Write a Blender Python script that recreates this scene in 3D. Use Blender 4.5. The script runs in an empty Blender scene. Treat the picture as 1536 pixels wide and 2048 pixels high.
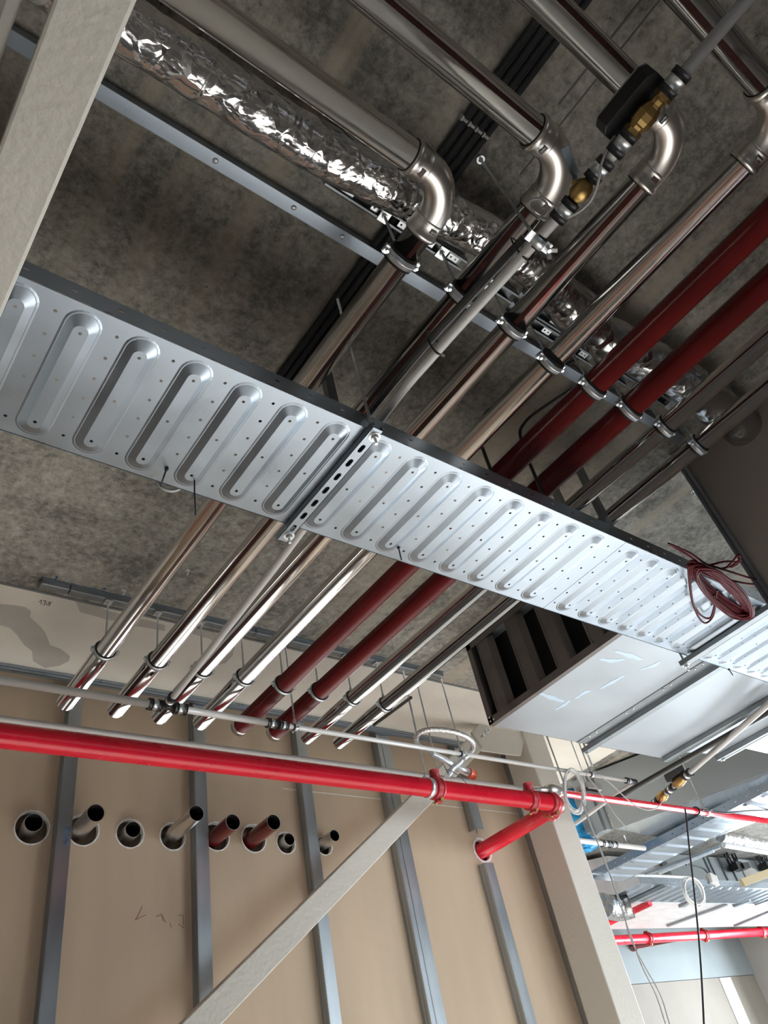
import bpy, bmesh, math, random
from math import sin, cos, pi, radians
from mathutils import Vector, Matrix
from mathutils.geometry import tessellate_polygon

random.seed(7)
scene = bpy.context.scene
COL = scene.collection
EYE = 1.6            # the camera stands 1.6 m above the floor; heights below are given relative to the lens
TOP = 2.12           # underside of the concrete slab above the lens

# ------------------------------------------------------------------ camera
CAM = Matrix(((0.7872656, -0.2912481, -0.5434956),
              (-0.5878606, -0.6205319, -0.5189992),
              (-0.1860988, 0.7280898, -0.6597366)))
FPX = 1508.08
cam_data = bpy.data.cameras.new('camera')
cam_data.sensor_fit = 'VERTICAL'
cam_data.sensor_height = 24.0
cam_data.lens = FPX / 2048 * 24.0
cam_data.clip_start = 0.01
cam = bpy.data.objects.new('camera', cam_data)
cam.matrix_world = Matrix.Translation((0, 0, EYE)) @ CAM.to_4x4()
COL.objects.link(cam)
scene.camera = cam

# ------------------------------------------------------------------ light
scene.view_settings.view_transform = 'Standard'
scene.view_settings.look = 'None'
scene.view_settings.exposure = 0.35
scene.view_settings.gamma = 1.0
scene.view_settings.use_curve_mapping = False
world = bpy.data.worlds.new('overcast_sky')
scene.world = world
world.use_nodes = True
world.node_tree.nodes['Background'].inputs[0].default_value = (0.72, 0.84, 1.0, 1)
world.node_tree.nodes['Background'].inputs[1].default_value = 0.3


def window_light(name, loc, rot, sx, sy, watts, color):
    d = bpy.data.lights.new(name, 'AREA')
    d.shape = 'RECTANGLE'
    d.size, d.size_y = sx, sy
    d.energy = watts
    d.color = color
    o = bpy.data.objects.new(name, d)
    o.location = (loc[0], loc[1], loc[2] + EYE)
    o.rotation_euler = rot
    COL.objects.link(o)


# daylight of the window band in the right-hand facade, of the one behind on the right, and of the far bay
window_light('window_light_right', (11.6, 3.5, 0.65), (0, radians(90), 0), 1.7, 4.2, 400, (0.84, 0.93, 1.0))
window_light('window_light_rear', (6.6, -5.6, 0.0), (radians(90), 0, 0), 7.0, 2.9, 330, (0.86, 0.94, 1.0))
window_light('window_light_left', (0.6, -5.6, -0.3), (radians(90), 0, 0), 4.0, 2.2, 5, (1.0, 0.95, 0.9))
# added low lamp through the facade windows; its floor bounce brightens the ceiling
sd = bpy.data.lights.new('floor_bounce_sun', 'SUN'); sd.energy = 40; sd.angle = radians(2); sd.color = (1.0, 0.98, 0.945)
so = bpy.data.objects.new('floor_bounce_sun', sd); COL.objects.link(so)
so.rotation_euler = Vector((-cos(radians(14.4)), -0.05, -sin(radians(14.4)))).to_track_quat('-Z', 'Y').to_euler()

# ------------------------------------------------------------------ helpers
def ray(u, v):
    d = CAM @ Vector(((u - 768) / FPX, -(v - 1024) / FPX, -1))
    return d


def at_z(u, v, z):
    d = ray(u, v)
    return Vector((d.x * z / d.z, d.y * z / d.z, z))


def at_y(u, v, y):
    d = ray(u, v)
    return Vector((d.x * y / d.y, y, d.z * y / d.y))


def at_x(u, v, x):
    d = ray(u, v)
    return Vector((x, d.y * x / d.x, d.z * x / d.x))


def frame_of(axis):
    a = Vector(axis).normalized()
    ref = Vector((0, 0, -1)) if abs(a.z) < 0.9 else Vector((1, 0, 0))
    u = (ref - a * ref.dot(a)).normalized()     # "down" for level pipes
    w = a.cross(u)
    return a, u, w


def smooth_path(pts, n=8):
    P = [Vector(p) for p in pts]
    out = []
    for i in range(len(P) - 1):
        p0 = P[max(i - 1, 0)]; p1 = P[i]; p2 = P[i + 1]; p3 = P[min(i + 2, len(P) - 1)]
        for k in range(n):
            t = k / n
            out.append(0.5 * ((2 * p1) + (-p0 + p2) * t + (2 * p0 - 5 * p1 + 4 * p2 - p3) * t * t + (-p0 + 3 * p1 - 3 * p2 + p3) * t ** 3))
    out.append(P[-1])
    return out


def stadium(cx, cy, hw, hl, n=10):
    """closed loop, long axis along y"""
    pts = []
    for i in range(n + 1):
        a = pi * i / n
        pts.append((cx + hw * cos(a), cy + (hl - hw) + hw * sin(a)))
    for i in range(n + 1):
        a = pi + pi * i / n
        pts.append((cx + hw * cos(a), cy - (hl - hw) + hw * sin(a)))
    return pts


def circle(cx, cy, r, n=12):
    return [(cx + r * cos(2 * pi * i / n), cy + r * sin(2 * pi * i / n)) for i in range(n)]


def rect(x0, x1, y0, y1):
    return [(x0, y0), (x1, y0), (x1, y1), (x0, y1)]


class MB:
    def __init__(s):
        s.v = []; s.f = []; s.m = []; s.sm = []

    def add(s, verts, faces, mat=0, smooth=False):
        b = len(s.v)
        s.v += [Vector(p) for p in verts]
        for f in faces:
            s.f.append([b + i for i in f]); s.m.append(mat); s.sm.append(smooth)
        return s

    def box(s, x0, x1, y0, y1, z0, z1, mat=0):
        v = [(x, y, z) for z in (z0, z1) for y in (y0, y1) for x in (x0, x1)]
        return s.add(v, [(0, 2, 3, 1), (4, 5, 7, 6), (0, 1, 5, 4), (2, 6, 7, 3), (0, 4, 6, 2), (1, 3, 7, 5)], mat)

    def obox(s, c, ax, ay, az, hx, hy, hz, mat=0):
        c = Vector(c); ax = Vector(ax).normalized(); ay = Vector(ay).normalized(); az = Vector(az).normalized()
        v = [c + ax * (i * hx) + ay * (j * hy) + az * (k * hz) for k in (-1, 1) for j in (-1, 1) for i in (-1, 1)]
        return s.add(v, [(0, 2, 3, 1), (4, 5, 7, 6), (0, 1, 5, 4), (2, 6, 7, 3), (0, 4, 6, 2), (1, 3, 7, 5)], mat)

    def bar(s, p0, p1, up, w, t, mat=0):
        """box of width w and thickness t (along up) from p0 to p1"""
        p0 = Vector(p0); p1 = Vector(p1); a = (p1 - p0).normalized()
        up = Vector(up); up = (up - a * up.dot(a)).normalized()
        return s.obox((p0 + p1) / 2, a, a.cross(up), up, (p1 - p0).length / 2, w / 2, t / 2, mat)

    def tube(s, pts, r, seg=24, closed=False, caps=True, mat=0, stripe=None, smat=1, open_inner=0, smooth=True):
        P = [Vector(p) for p in pts]
        n = len(P)
        R = r if isinstance(r, (list, tuple)) else [r] * n
        tang = []
        for i in range(n):
            if closed:
                t = P[(i + 1) % n] - P[i - 1]
            else:
                t = P[min(i + 1, n - 1)] - P[max(i - 1, 0)]
            if t.length < 1e-9:
                t = tang[-1] if tang else Vector((0, 0, 1))
            tang.append(t.normalized())
        _, u, w = frame_of(tang[0])
        rings = []
        for i in range(n):
            if i:
                q = tang[i - 1].rotation_difference(tang[i])
                u = q @ u
                u = (u - tang[i] * u.dot(tang[i])).normalized()
            w = tang[i].cross(u)
            rings.append([P[i] + (u * cos(2 * pi * k / seg) + w * sin(2 * pi * k / seg)) * R[i] for k in range(seg)])
        b = len(s.v)
        for rg in rings:
            s.v += rg
        m = n if closed else n - 1
        for i in range(m):
            j = (i + 1) % n
            for k in range(seg):
                k2 = (k + 1) % seg
                s.f.append([b + i * seg + k, b + j * seg + k, b + j * seg + k2, b + i * seg + k2][::-1])
                mm = mat
                if stripe is not None:
                    ang = (2 * pi * (k + 0.5) / seg - stripe[0] + pi) % (2 * pi) - pi
                    if abs(ang) < stripe[1]:
                        mm = smat
                s.m.append(mm); s.sm.append(smooth)
        if caps and not closed:
            s.f.append([b + k for k in range(seg)]); s.m.append(mat); s.sm.append(False)
            s.f.append([b + (n - 1) * seg + k for k in range(seg)][::-1]); s.m.append(mat); s.sm.append(False)
        return s

    def cyl(s, p0, p1, r, seg=24, mat=0, caps=True, **k):
        return s.tube([p0, p1], r, seg, False, caps, mat, **k)

    def ring(s, c, axis, r_in, r_out, w, seg=32, mat=0, a0=0, a1=2 * pi):
        """flat-sided ring (or part of one) of width w along axis"""
        a, u, ww = frame_of(axis)
        c = Vector(c)
        full = abs(a1 - a0 - 2 * pi) < 1e-6
        n = seg if full else seg + 1
        prof = [(r_in, -w / 2), (r_out, -w / 2), (r_out, w / 2), (r_in, w / 2)]
        b = len(s.v)
        for i in range(n):
            t = a0 + (a1 - a0) * i / seg
            d = u * cos(t) + ww * sin(t)
            for (rr, h) in prof:
                s.v.append(c + d * rr + a * h)
        for i in range(seg):
            j = (i + 1) % n
            for k in range(4):
                k2 = (k + 1) % 4
                s.f.append([b + i * 4 + k, b + i * 4 + k2, b + j * 4 + k2, b + j * 4 + k]); s.m.append(mat); s.sm.append(k in (1, 3))
        if not full:
            s.f.append([b, b + 3, b + 2, b + 1]); s.m.append(mat); s.sm.append(False)
            e = b + (n - 1) * 4
            s.f.append([e, e + 1, e + 2, e + 3]); s.m.append(mat); s.sm.append(False)
        return s

    def lathe(s, c, axis, prof, seg=32, mat=0):
        """prof: list of (distance along axis, radius)"""
        a, u, w = frame_of(axis); c = Vector(c)
        b = len(s.v); n = len(prof)
        for (h, r) in prof:
            for k in range(seg):
                t = 2 * pi * k / seg
                s.v.append(c + a * h + (u * cos(t) + w * sin(t)) * r)
        for i in range(n - 1):
            for k in range(seg):
                k2 = (k + 1) % seg
                s.f.append([b + i * seg + k, b + i * seg + k2, b + (i + 1) * seg + k2, b + (i + 1) * seg + k]); s.m.append(mat); s.sm.append(True)
        s.f.append([b + k for k in range(seg)][::-1]); s.m.append(mat); s.sm.append(False)
        s.f.append([b + (n - 1) * seg + k for k in range(seg)]); s.m.append(mat); s.sm.append(False)
        return s

    def hexbolt(s, c, axis, r, h, mat=0):
        c = Vector(c); a = Vector(axis).normalized()
        return s.tube([c, c + a * h], r, 6, mat=mat, smooth=False)

    def poly(s, loops, to3, mat=0, flip=False):
        """flat polygon with holes; loops[0] is the outline, to3 maps 2D to 3D"""
        L = [[Vector((p[0], p[1], 0)) for p in lp] for lp in loops]
        tris = tessellate_polygon(L)
        flat = [p for lp in L for p in lp]
        b = len(s.v)
        s.v += [Vector(to3(p.x, p.y)) for p in flat]
        for t in tris:
            t = list(t)
            a_, b_, c_ = flat[t[0]], flat[t[1]], flat[t[2]]
            if (b_ - a_).cross(c_ - a_).z < 0:
                t.reverse()
            if flip:
                t.reverse()
            s.f.append([b + i for i in t]); s.m.append(mat); s.sm.append(False)
        return s

    def bridge(s, lo, hi, mat=0, smooth=True):
        n = len(lo); b = len(s.v)
        s.v += [Vector(p) for p in lo] + [Vector(p) for p in hi]
        for i in range(n):
            j = (i + 1) % n
            s.f.append([b + i, b + j, b + n + j, b + n + i]); s.m.append(mat); s.sm.append(smooth)
        return s

    def prism(s, poly2, z0, z1, mat=0):
        n = len(poly2); b = len(s.v)
        s.v += [Vector((x, y, z0)) for x, y in poly2] + [Vector((x, y, z1)) for x, y in poly2]
        s.f.append(list(range(b, b + n))[::-1]); s.f.append([b + n + i for i in range(n)])
        s.m += [mat, mat]; s.sm += [False, False]
        for i in range(n):
            j = (i + 1) % n
            s.f.append([b + i, b + j, b + n + j, b + n + i]); s.m.append(mat); s.sm.append(False)
        return s

    def build(s, name, mats, parent=None, bevel=0, solid=0):
        me = bpy.data.meshes.new(name)
        if parent is None:
            xs = [p.x for p in s.v]; ys = [p.y for p in s.v]; zs = [p.z for p in s.v]
            o0 = Vector(((min(xs) + max(xs)) / 2, (min(ys) + max(ys)) / 2, min(zs)))
        else:
            o0 = ROOT[parent.name]
        me.from_pydata([tuple(p - o0) for p in s.v], [], s.f)
        for m in (mats if isinstance(mats, (list, tuple)) else [mats]):
            me.materials.append(m)
        me.polygons.foreach_set('material_index', s.m)
        me.polygons.foreach_set('use_smooth', s.sm)
        me.update()
        ob = bpy.data.objects.new(name, me)
        COL.objects.link(ob)
        if parent is None:
            ob.location = (o0.x, o0.y, o0.z + EYE)
        else:
            ob.parent = parent
        ROOT[ob.name] = o0
        if solid:
            md = ob.modifiers.new('sheet', 'SOLIDIFY'); md.thickness = solid; md.offset = -1
        if bevel:
            md = ob.modifiers.new('edge', 'BEVEL'); md.width = bevel; md.segments = 2; md.limit_method = 'ANGLE'; md.angle_limit = radians(50)
            md.harden_normals = False
        return ob


ROOT = {}


def thing(name, loc, label, cat, group=None):
    o = bpy.data.objects.new(name, None)
    o.empty_display_size = 0.05
    COL.objects.link(o)
    o.location = (loc[0], loc[1], loc[2] + EYE)
    ROOT[o.name] = Vector(loc)
    return tag(o, label, cat, group)


def tag(o, label, cat, group=None, kind=None):
    o['label'] = label; o['category'] = cat
    if group: o['group'] = group
    if kind: o['kind'] = kind
    return o


def struct(o):
    o['kind'] = 'structure'
    return o


# ------------------------------------------------------------------ materials
def new_mat(name):
    m = bpy.data.materials.new(name); m.use_nodes = True
    nt = m.node_tree; b = nt.nodes['Principled BSDF']
    return m, nt, b


def mat(name, color, rough=0.5, metal=0.0, nscale=0, namt=0.0, bump=0.0, bscale=None, rvar=0.0, aniso=None, coat=0, stretch=(1, 1, 1), detail=6):
    m, nt, b = new_mat(name)
    b.inputs['Base Color'].default_value = (*color, 1)
    b.inputs['Roughness'].default_value = rough
    b.inputs['Metallic'].default_value = metal
    if coat:
        b.inputs['Coat Weight'].default_value = coat; b.inputs['Coat Roughness'].default_value = 0.12
    if nscale:
        tc = nt.nodes.new('ShaderNodeTexCoord'); mp = nt.nodes.new('ShaderNodeMapping')
        mp.inputs['Scale'].default_value = stretch
        nt.links.new(tc.outputs['Object'], mp.inputs[0])
        nz = nt.nodes.new('ShaderNodeTexNoise'); nz.inputs['Scale'].default_value = nscale; nz.inputs['Detail'].default_value = detail
        nt.links.new(mp.outputs[0], nz.inputs['Vector'])
        if namt:
            rp = nt.nodes.new('ShaderNodeValToRGB')
            rp.color_ramp.elements[0].position = 0.3; rp.color_ramp.elements[1].position = 0.7
            rp.color_ramp.elements[0].color = (*[c * (1 - namt) for c in color], 1)
            rp.color_ramp.elements[1].color = (*[min(1, c * (1 + namt)) for c in color], 1)
            nt.links.new(nz.outputs['Fac'], rp.inputs[0]); nt.links.new(rp.outputs[0], b.inputs['Base Color'])
        if rvar:
            mr = nt.nodes.new('ShaderNodeMapRange')
            mr.inputs[3].default_value = max(0.02, rough - rvar); mr.inputs[4].default_value = rough + rvar
            mr.inputs[1].default_value = 0.3; mr.inputs[2].default_value = 0.7
            nt.links.new(nz.outputs['Fac'], mr.inputs[0]); nt.links.new(mr.outputs[0], b.inputs['Roughness'])
        if bump:
            nb = nz
            if bscale:
                nb = nt.nodes.new('ShaderNodeTexNoise'); nb.inputs['Scale'].default_value = bscale; nb.inputs['Detail'].default_value = 5
                nt.links.new(mp.outputs[0], nb.inputs['Vector'])
            bp = nt.nodes.new('ShaderNodeBump'); bp.inputs['Strength'].default_value = bump; bp.inputs['Distance'].default_value = 0.01
            nt.links.new(nb.outputs['Fac'], bp.inputs['Height']); nt.links.new(bp.outputs[0], b.inputs['Normal'])
    return m


def concrete_material(name, dark, light, streak=True):
    m, nt, b = new_mat(name)
    N = nt.nodes.new; L = nt.links.new
    tc = N('ShaderNodeTexCoord')
    b.inputs['Roughness'].default_value = 0.85
    big = N('ShaderNodeTexNoise'); big.inputs['Scale'].default_value = 3.0; big.inputs['Detail'].default_value = 10; big.inputs['Roughness'].default_value = 0.75
    L(tc.outputs['Object'], big.inputs['Vector'])
    fine = N('ShaderNodeTexNoise'); fine.inputs['Scale'].default_value = 30; fine.inputs['Detail'].default_value = 9; fine.inputs['Roughness'].default_value = 0.8
    L(tc.outputs['Object'], fine.inputs['Vector'])
    mp = N('ShaderNodeMapping'); mp.inputs['Scale'].default_value = (6.0, 0.25, 1); mp.inputs['Rotation'].default_value = (0, 0, radians(4))
    L(tc.outputs['Object'], mp.inputs[0])
    st = N('ShaderNodeTexNoise'); st.inputs['Scale'].default_value = 1.0; st.inputs['Detail'].default_value = 4
    L(mp.outputs[0], st.inputs['Vector'])
    r1 = N('ShaderNodeValToRGB')
    r1.color_ramp.elements[0].position = 0.42; r1.color_ramp.elements[1].position = 0.60
    r1.color_ramp.elements[0].color = (*dark, 1); r1.color_ramp.elements[1].color = (*light, 1)
    add = N('ShaderNodeMath'); add.operation = 'MULTIPLY_ADD'; add.inputs[1].default_value = 0.55; add.inputs[2].default_value = 0.0
    L(fine.outputs['Fac'], add.inputs[0])
    ad2 = N('ShaderNodeMath'); ad2.operation = 'MULTIPLY_ADD'; ad2.inputs[1].default_value = 0.45
    L(big.outputs['Fac'], ad2.inputs[0]); L(add.outputs[0], ad2.inputs[2])
    L(ad2.outputs[0], r1.inputs[0])
    mix = N('ShaderNodeMixRGB'); mix.blend_type = 'MIX'
    sr = N('ShaderNodeMapRange'); sr.inputs[1].default_value = 0.535; sr.inputs[2].default_value = 0.66; sr.inputs[3].default_value = 0; sr.inputs[4].default_value = 0.8 if streak else 0
    L(st.outputs['Fac'], sr.inputs[0]); L(sr.outputs[0], mix.inputs[0])
    L(r1.outputs[0], mix.inputs[1]); mix.inputs[2].default_value = (light[0] * 0.92, light[1] * 0.86, light[2] * 0.78, 1)
    # tiny air holes
    vo = N('ShaderNodeTexVoronoi'); vo.inputs['Scale'].default_value = 14
    L(tc.outputs['Object'], vo.inputs['Vector'])
    vr = N('ShaderNodeMapRange'); vr.inputs[1].default_value = 0.03; vr.inputs[2].default_value = 0.06; vr.inputs[3].default_value = 0.35; vr.inputs[4].default_value = 1
    L(vo.outputs['Distance'], vr.inputs[0])
    mu = N('ShaderNodeMixRGB'); mu.blend_type = 'MULTIPLY'; mu.inputs[0].default_value = 1
    L(mix.outputs[0], mu.inputs[1]); L(vr.outputs[0], mu.inputs[2])
    L(mu.outputs[0], b.inputs['Base Color'])
    bp = N('ShaderNodeBump'); bp.inputs['Strength'].default_value = 0.25; bp.inputs['Distance'].default_value = 0.005
    L(fine.outputs['Fac'], bp.inputs['Height']); L(bp.outputs[0], b.inputs['Normal'])
    return m


def foil_material(name, color=(0.9, 0.9, 0.92), scale=38, strength=1.0, rough=0.16):
    m, nt, b = new_mat(name)
    N = nt.nodes.new; L = nt.links.new
    b.inputs['Base Color'].default_value = (*color, 1); b.inputs['Metallic'].default_value = 1.0; b.inputs['Roughness'].default_value = rough
    tc = N('ShaderNodeTexCoord')
    nz = N('ShaderNodeTexNoise'); nz.inputs['Scale'].default_value = scale * 0.5; nz.inputs['Detail'].default_value = 3
    L(tc.outputs['Object'], nz.inputs['Vector'])
    mx = N('ShaderNodeMixRGB'); mx.inputs[0].default_value = 0.08
    L(tc.outputs['Object'], mx.inputs[1]); L(nz.outputs['Color'], mx.inputs[2])
    vo = N('ShaderNodeTexVoronoi'); vo.feature = 'DISTANCE_TO_EDGE'; vo.inputs['Scale'].default_value = scale
    L(mx.outputs[0], vo.inputs['Vector'])
    pw = N('ShaderNodeMapRange'); pw.inputs[1].default_value = 0; pw.inputs[2].default_value = 0.25; pw.inputs[3].default_value = 1; pw.inputs[4].default_value = 0
    L(vo.outputs['Distance'], pw.inputs[0])
    n2 = N('ShaderNodeTexNoise'); n2.inputs['Scale'].default_value = scale * 1.3; n2.inputs['Detail'].default_value = 5
    L(tc.outputs['Object'], n2.inputs['Vector'])
    ad = N('ShaderNodeMath'); ad.operation = 'ADD'
    L(pw.outputs[0], ad.inputs[0]); L(n2.outputs['Fac'], ad.inputs[1])
    bp = N('ShaderNodeBump'); bp.inputs['Strength'].default_value = strength; bp.inputs['Distance'].default_value = 0.006
    L(ad.outputs[0], bp.inputs['Height']); L(bp.outputs[0], b.inputs['Normal'])
    return m


M = {}
M['concrete'] = concrete_material('raw_concrete', (0.12, 0.115, 0.102), (0.43, 0.405, 0.36))
M['skim'] = mat('skimmed_plaster', (0.76, 0.72, 0.65), 0.8, nscale=2.5, namt=0.08, bump=0.1, bscale=30)
M['filler'] = mat('grey_filler_patch', (0.50, 0.48, 0.44), 0.85, nscale=8, namt=0.05)
M['gypsum'] = mat('gypsum_board_paper', (0.54, 0.425, 0.31), 0.75, nscale=2.2, namt=0.07, stretch=(3, 1, 0.5))
M['gypsum_core'] = mat('gypsum_core', (0.8, 0.79, 0.76), 0.9, nscale=60, namt=0.1, bump=0.3)
M['floor'] = mat('screed_floor', (0.62, 0.61, 0.59), 0.7, nscale=3, namt=0.12)
M['cream'] = mat('cream_steel_paint', (0.62, 0.60, 0.54), 0.45, nscale=3, namt=0.03, bump=0.25, bscale=55)
M['grey_board'] = mat('brown_grey_board', (0.30, 0.26, 0.235), 0.8, nscale=2, namt=0.05)
M['white_wall'] = mat('white_plaster', (0.42, 0.40, 0.37), 0.85, nscale=2, namt=0.06)
M['galv'] = mat('galvanised_sheet', (0.35, 0.405, 0.47), 0.32, 0.9, nscale=7, namt=0.05, rvar=0.06)
M['galv_light'] = mat('bright_galvanised_duct', (0.42, 0.46, 0.50), 0.40, 0.6, nscale=2.2, namt=0.05, rvar=0.06, stretch=(1, 2.5, 1))
M['galv_dark'] = mat('dull_galvanised_steel', (0.30, 0.33, 0.35), 0.45, 0.8, nscale=12, namt=0.12)
M['stud'] = mat('stud_steel', (0.42, 0.46, 0.49), 0.36, 0.93, nscale=5, namt=0.14, stretch=(2, 2, 0.5), rvar=0.08)
M['zinc'] = mat('zinc_plated_steel', (0.78, 0.82, 0.85), 0.36, 0.9, nscale=40, namt=0.1)
M['stainless'] = mat('polished_stainless', (0.72, 0.70, 0.68), 0.10, 1.0, nscale=4, rvar=0.05, stretch=(1, 1, 1), bump=0.03, bscale=9)
M['satin'] = mat('satin_stainless', (0.72, 0.69, 0.66), 0.30, 1.0, nscale=6, rvar=0.05)
M['brown_line'] = mat('brown_pipe_line', (0.045, 0.012, 0.010), 0.4, nscale=60, namt=0.4)
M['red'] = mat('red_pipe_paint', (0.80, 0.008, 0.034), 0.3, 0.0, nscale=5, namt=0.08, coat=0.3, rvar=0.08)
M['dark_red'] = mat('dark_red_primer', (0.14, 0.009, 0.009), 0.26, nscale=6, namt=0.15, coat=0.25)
M['red_fit'] = mat('red_cast_fitting', (0.42, 0.02, 0.03), 0.4, nscale=20, namt=0.2, bump=0.2)
M['rubber'] = mat('black_rubber', (0.012, 0.012, 0.012), 0.55)
M['black'] = mat('black_plastic', (0.02, 0.02, 0.022), 0.4)
M['brass'] = mat('brass', (0.42, 0.28, 0.11), 0.36, 1.0, nscale=20, namt=0.15)
M['gold'] = mat('yellow_zinc_bolt', (0.6, 0.45, 0.16), 0.3, 1.0)
M['pipe_grey'] = mat('grey_composite_pipe', (0.52, 0.51, 0.50), 0.35, 0.0, nscale=10, namt=0.04, coat=0.2)
M['pipe_white'] = mat('white_composite_pipe', (0.72, 0.71, 0.69), 0.32, 0.0, nscale=10, namt=0.03, coat=0.3)
M['pipe_dark'] = mat('dark_grey_plastic_pipe', (0.05, 0.048, 0.045), 0.35)
M['conduit'] = mat('dark_conduit', (0.035, 0.035, 0.037), 0.5)
M['clip'] = mat('pale_clip', (0.42, 0.42, 0.42), 0.5)
M['foil'] = foil_material('crumpled_foil', (0.82, 0.82, 0.84), 20, 0.5, 0.17)
M['foil_soft'] = foil_material('loose_foil', (0.5, 0.5, 0.5), 14, 0.6, 0.22)
M['braid'] = mat('braided_steel_hose', (0.72, 0.71, 0.69), 0.3, 1.0, nscale=160, namt=0.3, bump=0.6, detail=2)
M['orange'] = mat('orange_plastic_cap', (0.85, 0.10, 0.03), 0.4)
M['cable_red'] = mat('dark_red_cable', (0.085, 0.003, 0.008), 0.6)
M['cable_red'].node_tree.nodes['Principled BSDF'].inputs['Specular IOR Level'].default_value = 0.2
M['cable_grey'] = mat('grey_cable', (0.42, 0.42, 0.42), 0.45)
M['cable_white'] = mat('white_cable', (0.72, 0.71, 0.69), 0.45)
M['cable_black'] = mat('black_cable', (0.012, 0.012, 0.013), 0.4)
M['louvre'] = mat('brown_grey_louvre', (0.16, 0.14, 0.13), 0.42, 0.55, nscale=8, namt=0.15)
M['inside_shade'] = mat('painted_inside_shade', (0.008, 0.008, 0.008), 0.8)  # near-black colour stands in for shade inside the duct and stubs
M['blue_film'] = mat('blue_plastic_film', (0.02, 0.30, 0.66), 0.3, nscale=9, namt=0.55, bump=0.8, bscale=18)
M['duct_grey'] = mat('grey_sheet_duct', (0.36, 0.39, 0.40), 0.5, 0.35, nscale=2, namt=0.05)
M['wrap'] = mat('pale_wrap_film', (0.70, 0.66, 0.66), 0.35, 0.2, nscale=4, namt=0.12, bump=0.5, bscale=10, stretch=(1, 3, 1))
M['tan_beam'] = mat('tan_packing', (0.42, 0.33, 0.18), 0.7)
M['ink'] = mat('pencil_ink', (0.03, 0.03, 0.035), 0.8)
M['blue_ink'] = mat('blue_marker_ink', (0.02, 0.14, 0.42), 0.7)
M['red_ink'] = mat('faint_red_marker', (0.33, 0.16, 0.12), 0.8)
M['label_white'] = mat('printed_label_white', (0.75, 0.73, 0.7), 0.6)
M['blue_smear'] = mat('blue_film_residue', (0.50, 0.62, 0.74), 0.5, 0.4)

# ------------------------------------------------------------------ the room
YB = 3.34      # stud-side face of the gypsum boards
b = MB()
b.box(-3.2, 15, -6.2, 2.712, TOP, TOP + 0.25)
b.box(5.0, 15, 2.712, 3.8, TOP, TOP + 0.25); b.box(4.3, 15, 3.8, 7.2, TOP, TOP + 0.25)
struct(b.build('ceiling', M['concrete']))
b = MB().box(-3.2, 5.0, 2.714, 3.8, TOP, TOP + 0.25)
struct(b.build('trim_1', M['skim']))
b = MB().box(-3.2, 4.3, 2.70, 2.713, TOP - 0.0035, TOP + 0.01)
struct(b.build('trim_2', M['galv_dark']))
struct(MB().box(-3.2, 15, -6.2, 7.2, -EYE - 0.2, -EYE).build('floor', M['floor']))
struct(MB().box(-3.4, -3.2, -6.2, 3.8, -EYE, TOP).build('wall_left', M['white_wall']))
# rear wall behind the camera with a wide window opening on the right and a small one on the left
b = MB()
for (x0, x1) in ((-3.2, -1.4), (2.6, 3.1), (10.1, 15)):
    b.box(x0, x1, -6.2, -6.0, -EYE, TOP)
for (x0, x1) in ((-1.4, 2.6), (3.1, 10.1)):
    b.box(x0, x1, -6.2, -6.0, -EYE, -1.45); b.box(x0, x1, -6.2, -6.0, 1.45, TOP)
struct(b.build('wall_rear', M['white_wall']))
# unseen right-hand facade; its window band is cut to shape the floor light
b = MB().box(12, 12.2, -6.0, 7.0, -EYE, -0.20).box(12, 12.2, -6.0, 7.0, 1.5, TOP).box(12, 12.2, 6.0, 7.0, -1.45, 1.5).box(12, 12.2, -6.0, 1.0, -1.45, 1.5)
struct(b.build('wall_facade', M['white_wall']))
# far wall of the neighbouring bay: grey concrete head over gypsum boards
struct(MB().box(4.3, 15, 6.6, 6.8, 1.32, TOP).build('wall_far', mat('pale_grey_concrete', (0.27, 0.305, 0.315), 0.8, nscale=2, namt=0.06)))
b = MB()
b.box(4.3, 15, 6.62, 6.8, -EYE, 1.315)
struct(b.build('wall_far_boards', mat('dimmed_gypsum_paper', (0.27, 0.245, 0.21), 0.8, nscale=2, namt=0.06)))  # same board paper, darkened in colour to hold back the bay's light
b = MB()
for (u0, u1) in ((1452, 1500), ):
    p = at_y(1447, 1953, 6.61); q = at_y(1490, 2044, 6.61)
    b.box(p.x - 0.12, p.x + 0.16, 6.608, 6.62, -EYE, 1.31)
struct(b.build('trim_3', mat('pale_joint_filler', (0.6, 0.63, 0.58), 0.8)))

# back wall: gypsum boards with core-drilled openings
HOLES = [(0.945, 1.402, 0.068), (1.16, 1.405, 0.066), (1.37, 1.402, 0.062), (1.575, 1.40, 0.060), (1.80, 1.413, 0.066), (2.005, 1.415, 0.066),
         (2.19, 1.402, 0.052), (2.425, 1.400, 0.046), (3.60, 1.43, 0.062)]
WX0, WX1 = -3.2, 4.1
b = MB()
outer = rect(WX0, WX1, -EYE, TOP)
loops = [outer] + [circle(x, z, r, 40) for x, z, r in HOLES]
b.poly(loops, lambda x, z: (x, YB, z), flip=False)
for x, z, r in HOLES:
    wd = 0.010 if x > 3 else 0.004
    lo = [(p[0], YB, p[1]) for p in circle(x, z, r, 40)]
    hi = [(p[0], YB + 0.025, p[1]) for p in circle(x, z, r, 40)]
    b.bridge(lo, hi, 1)
    rr = [(x + (r + wd + wd * random.random()) * cos(2 * pi * i / 40), YB - 0.0012, z + (r + wd + wd * random.random()) * sin(2 * pi * i / 40)) for i in range(40)]
    inn = [(p[0], YB - 0.0012, p[1]) for p in circle(x, z, r - 0.0005, 40)]
    b.bridge(rr, inn, 1)
b.box(WX0, WX1, YB + 0.10, YB + 0.125, -EYE, TOP, 0)
b.box(WX1, WX1 + 0.02, YB, YB + 0.125, -EYE, TOP, 0)
struct(b.build('wall_back', [M['gypsum'], M['gypsum_core']]))
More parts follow.
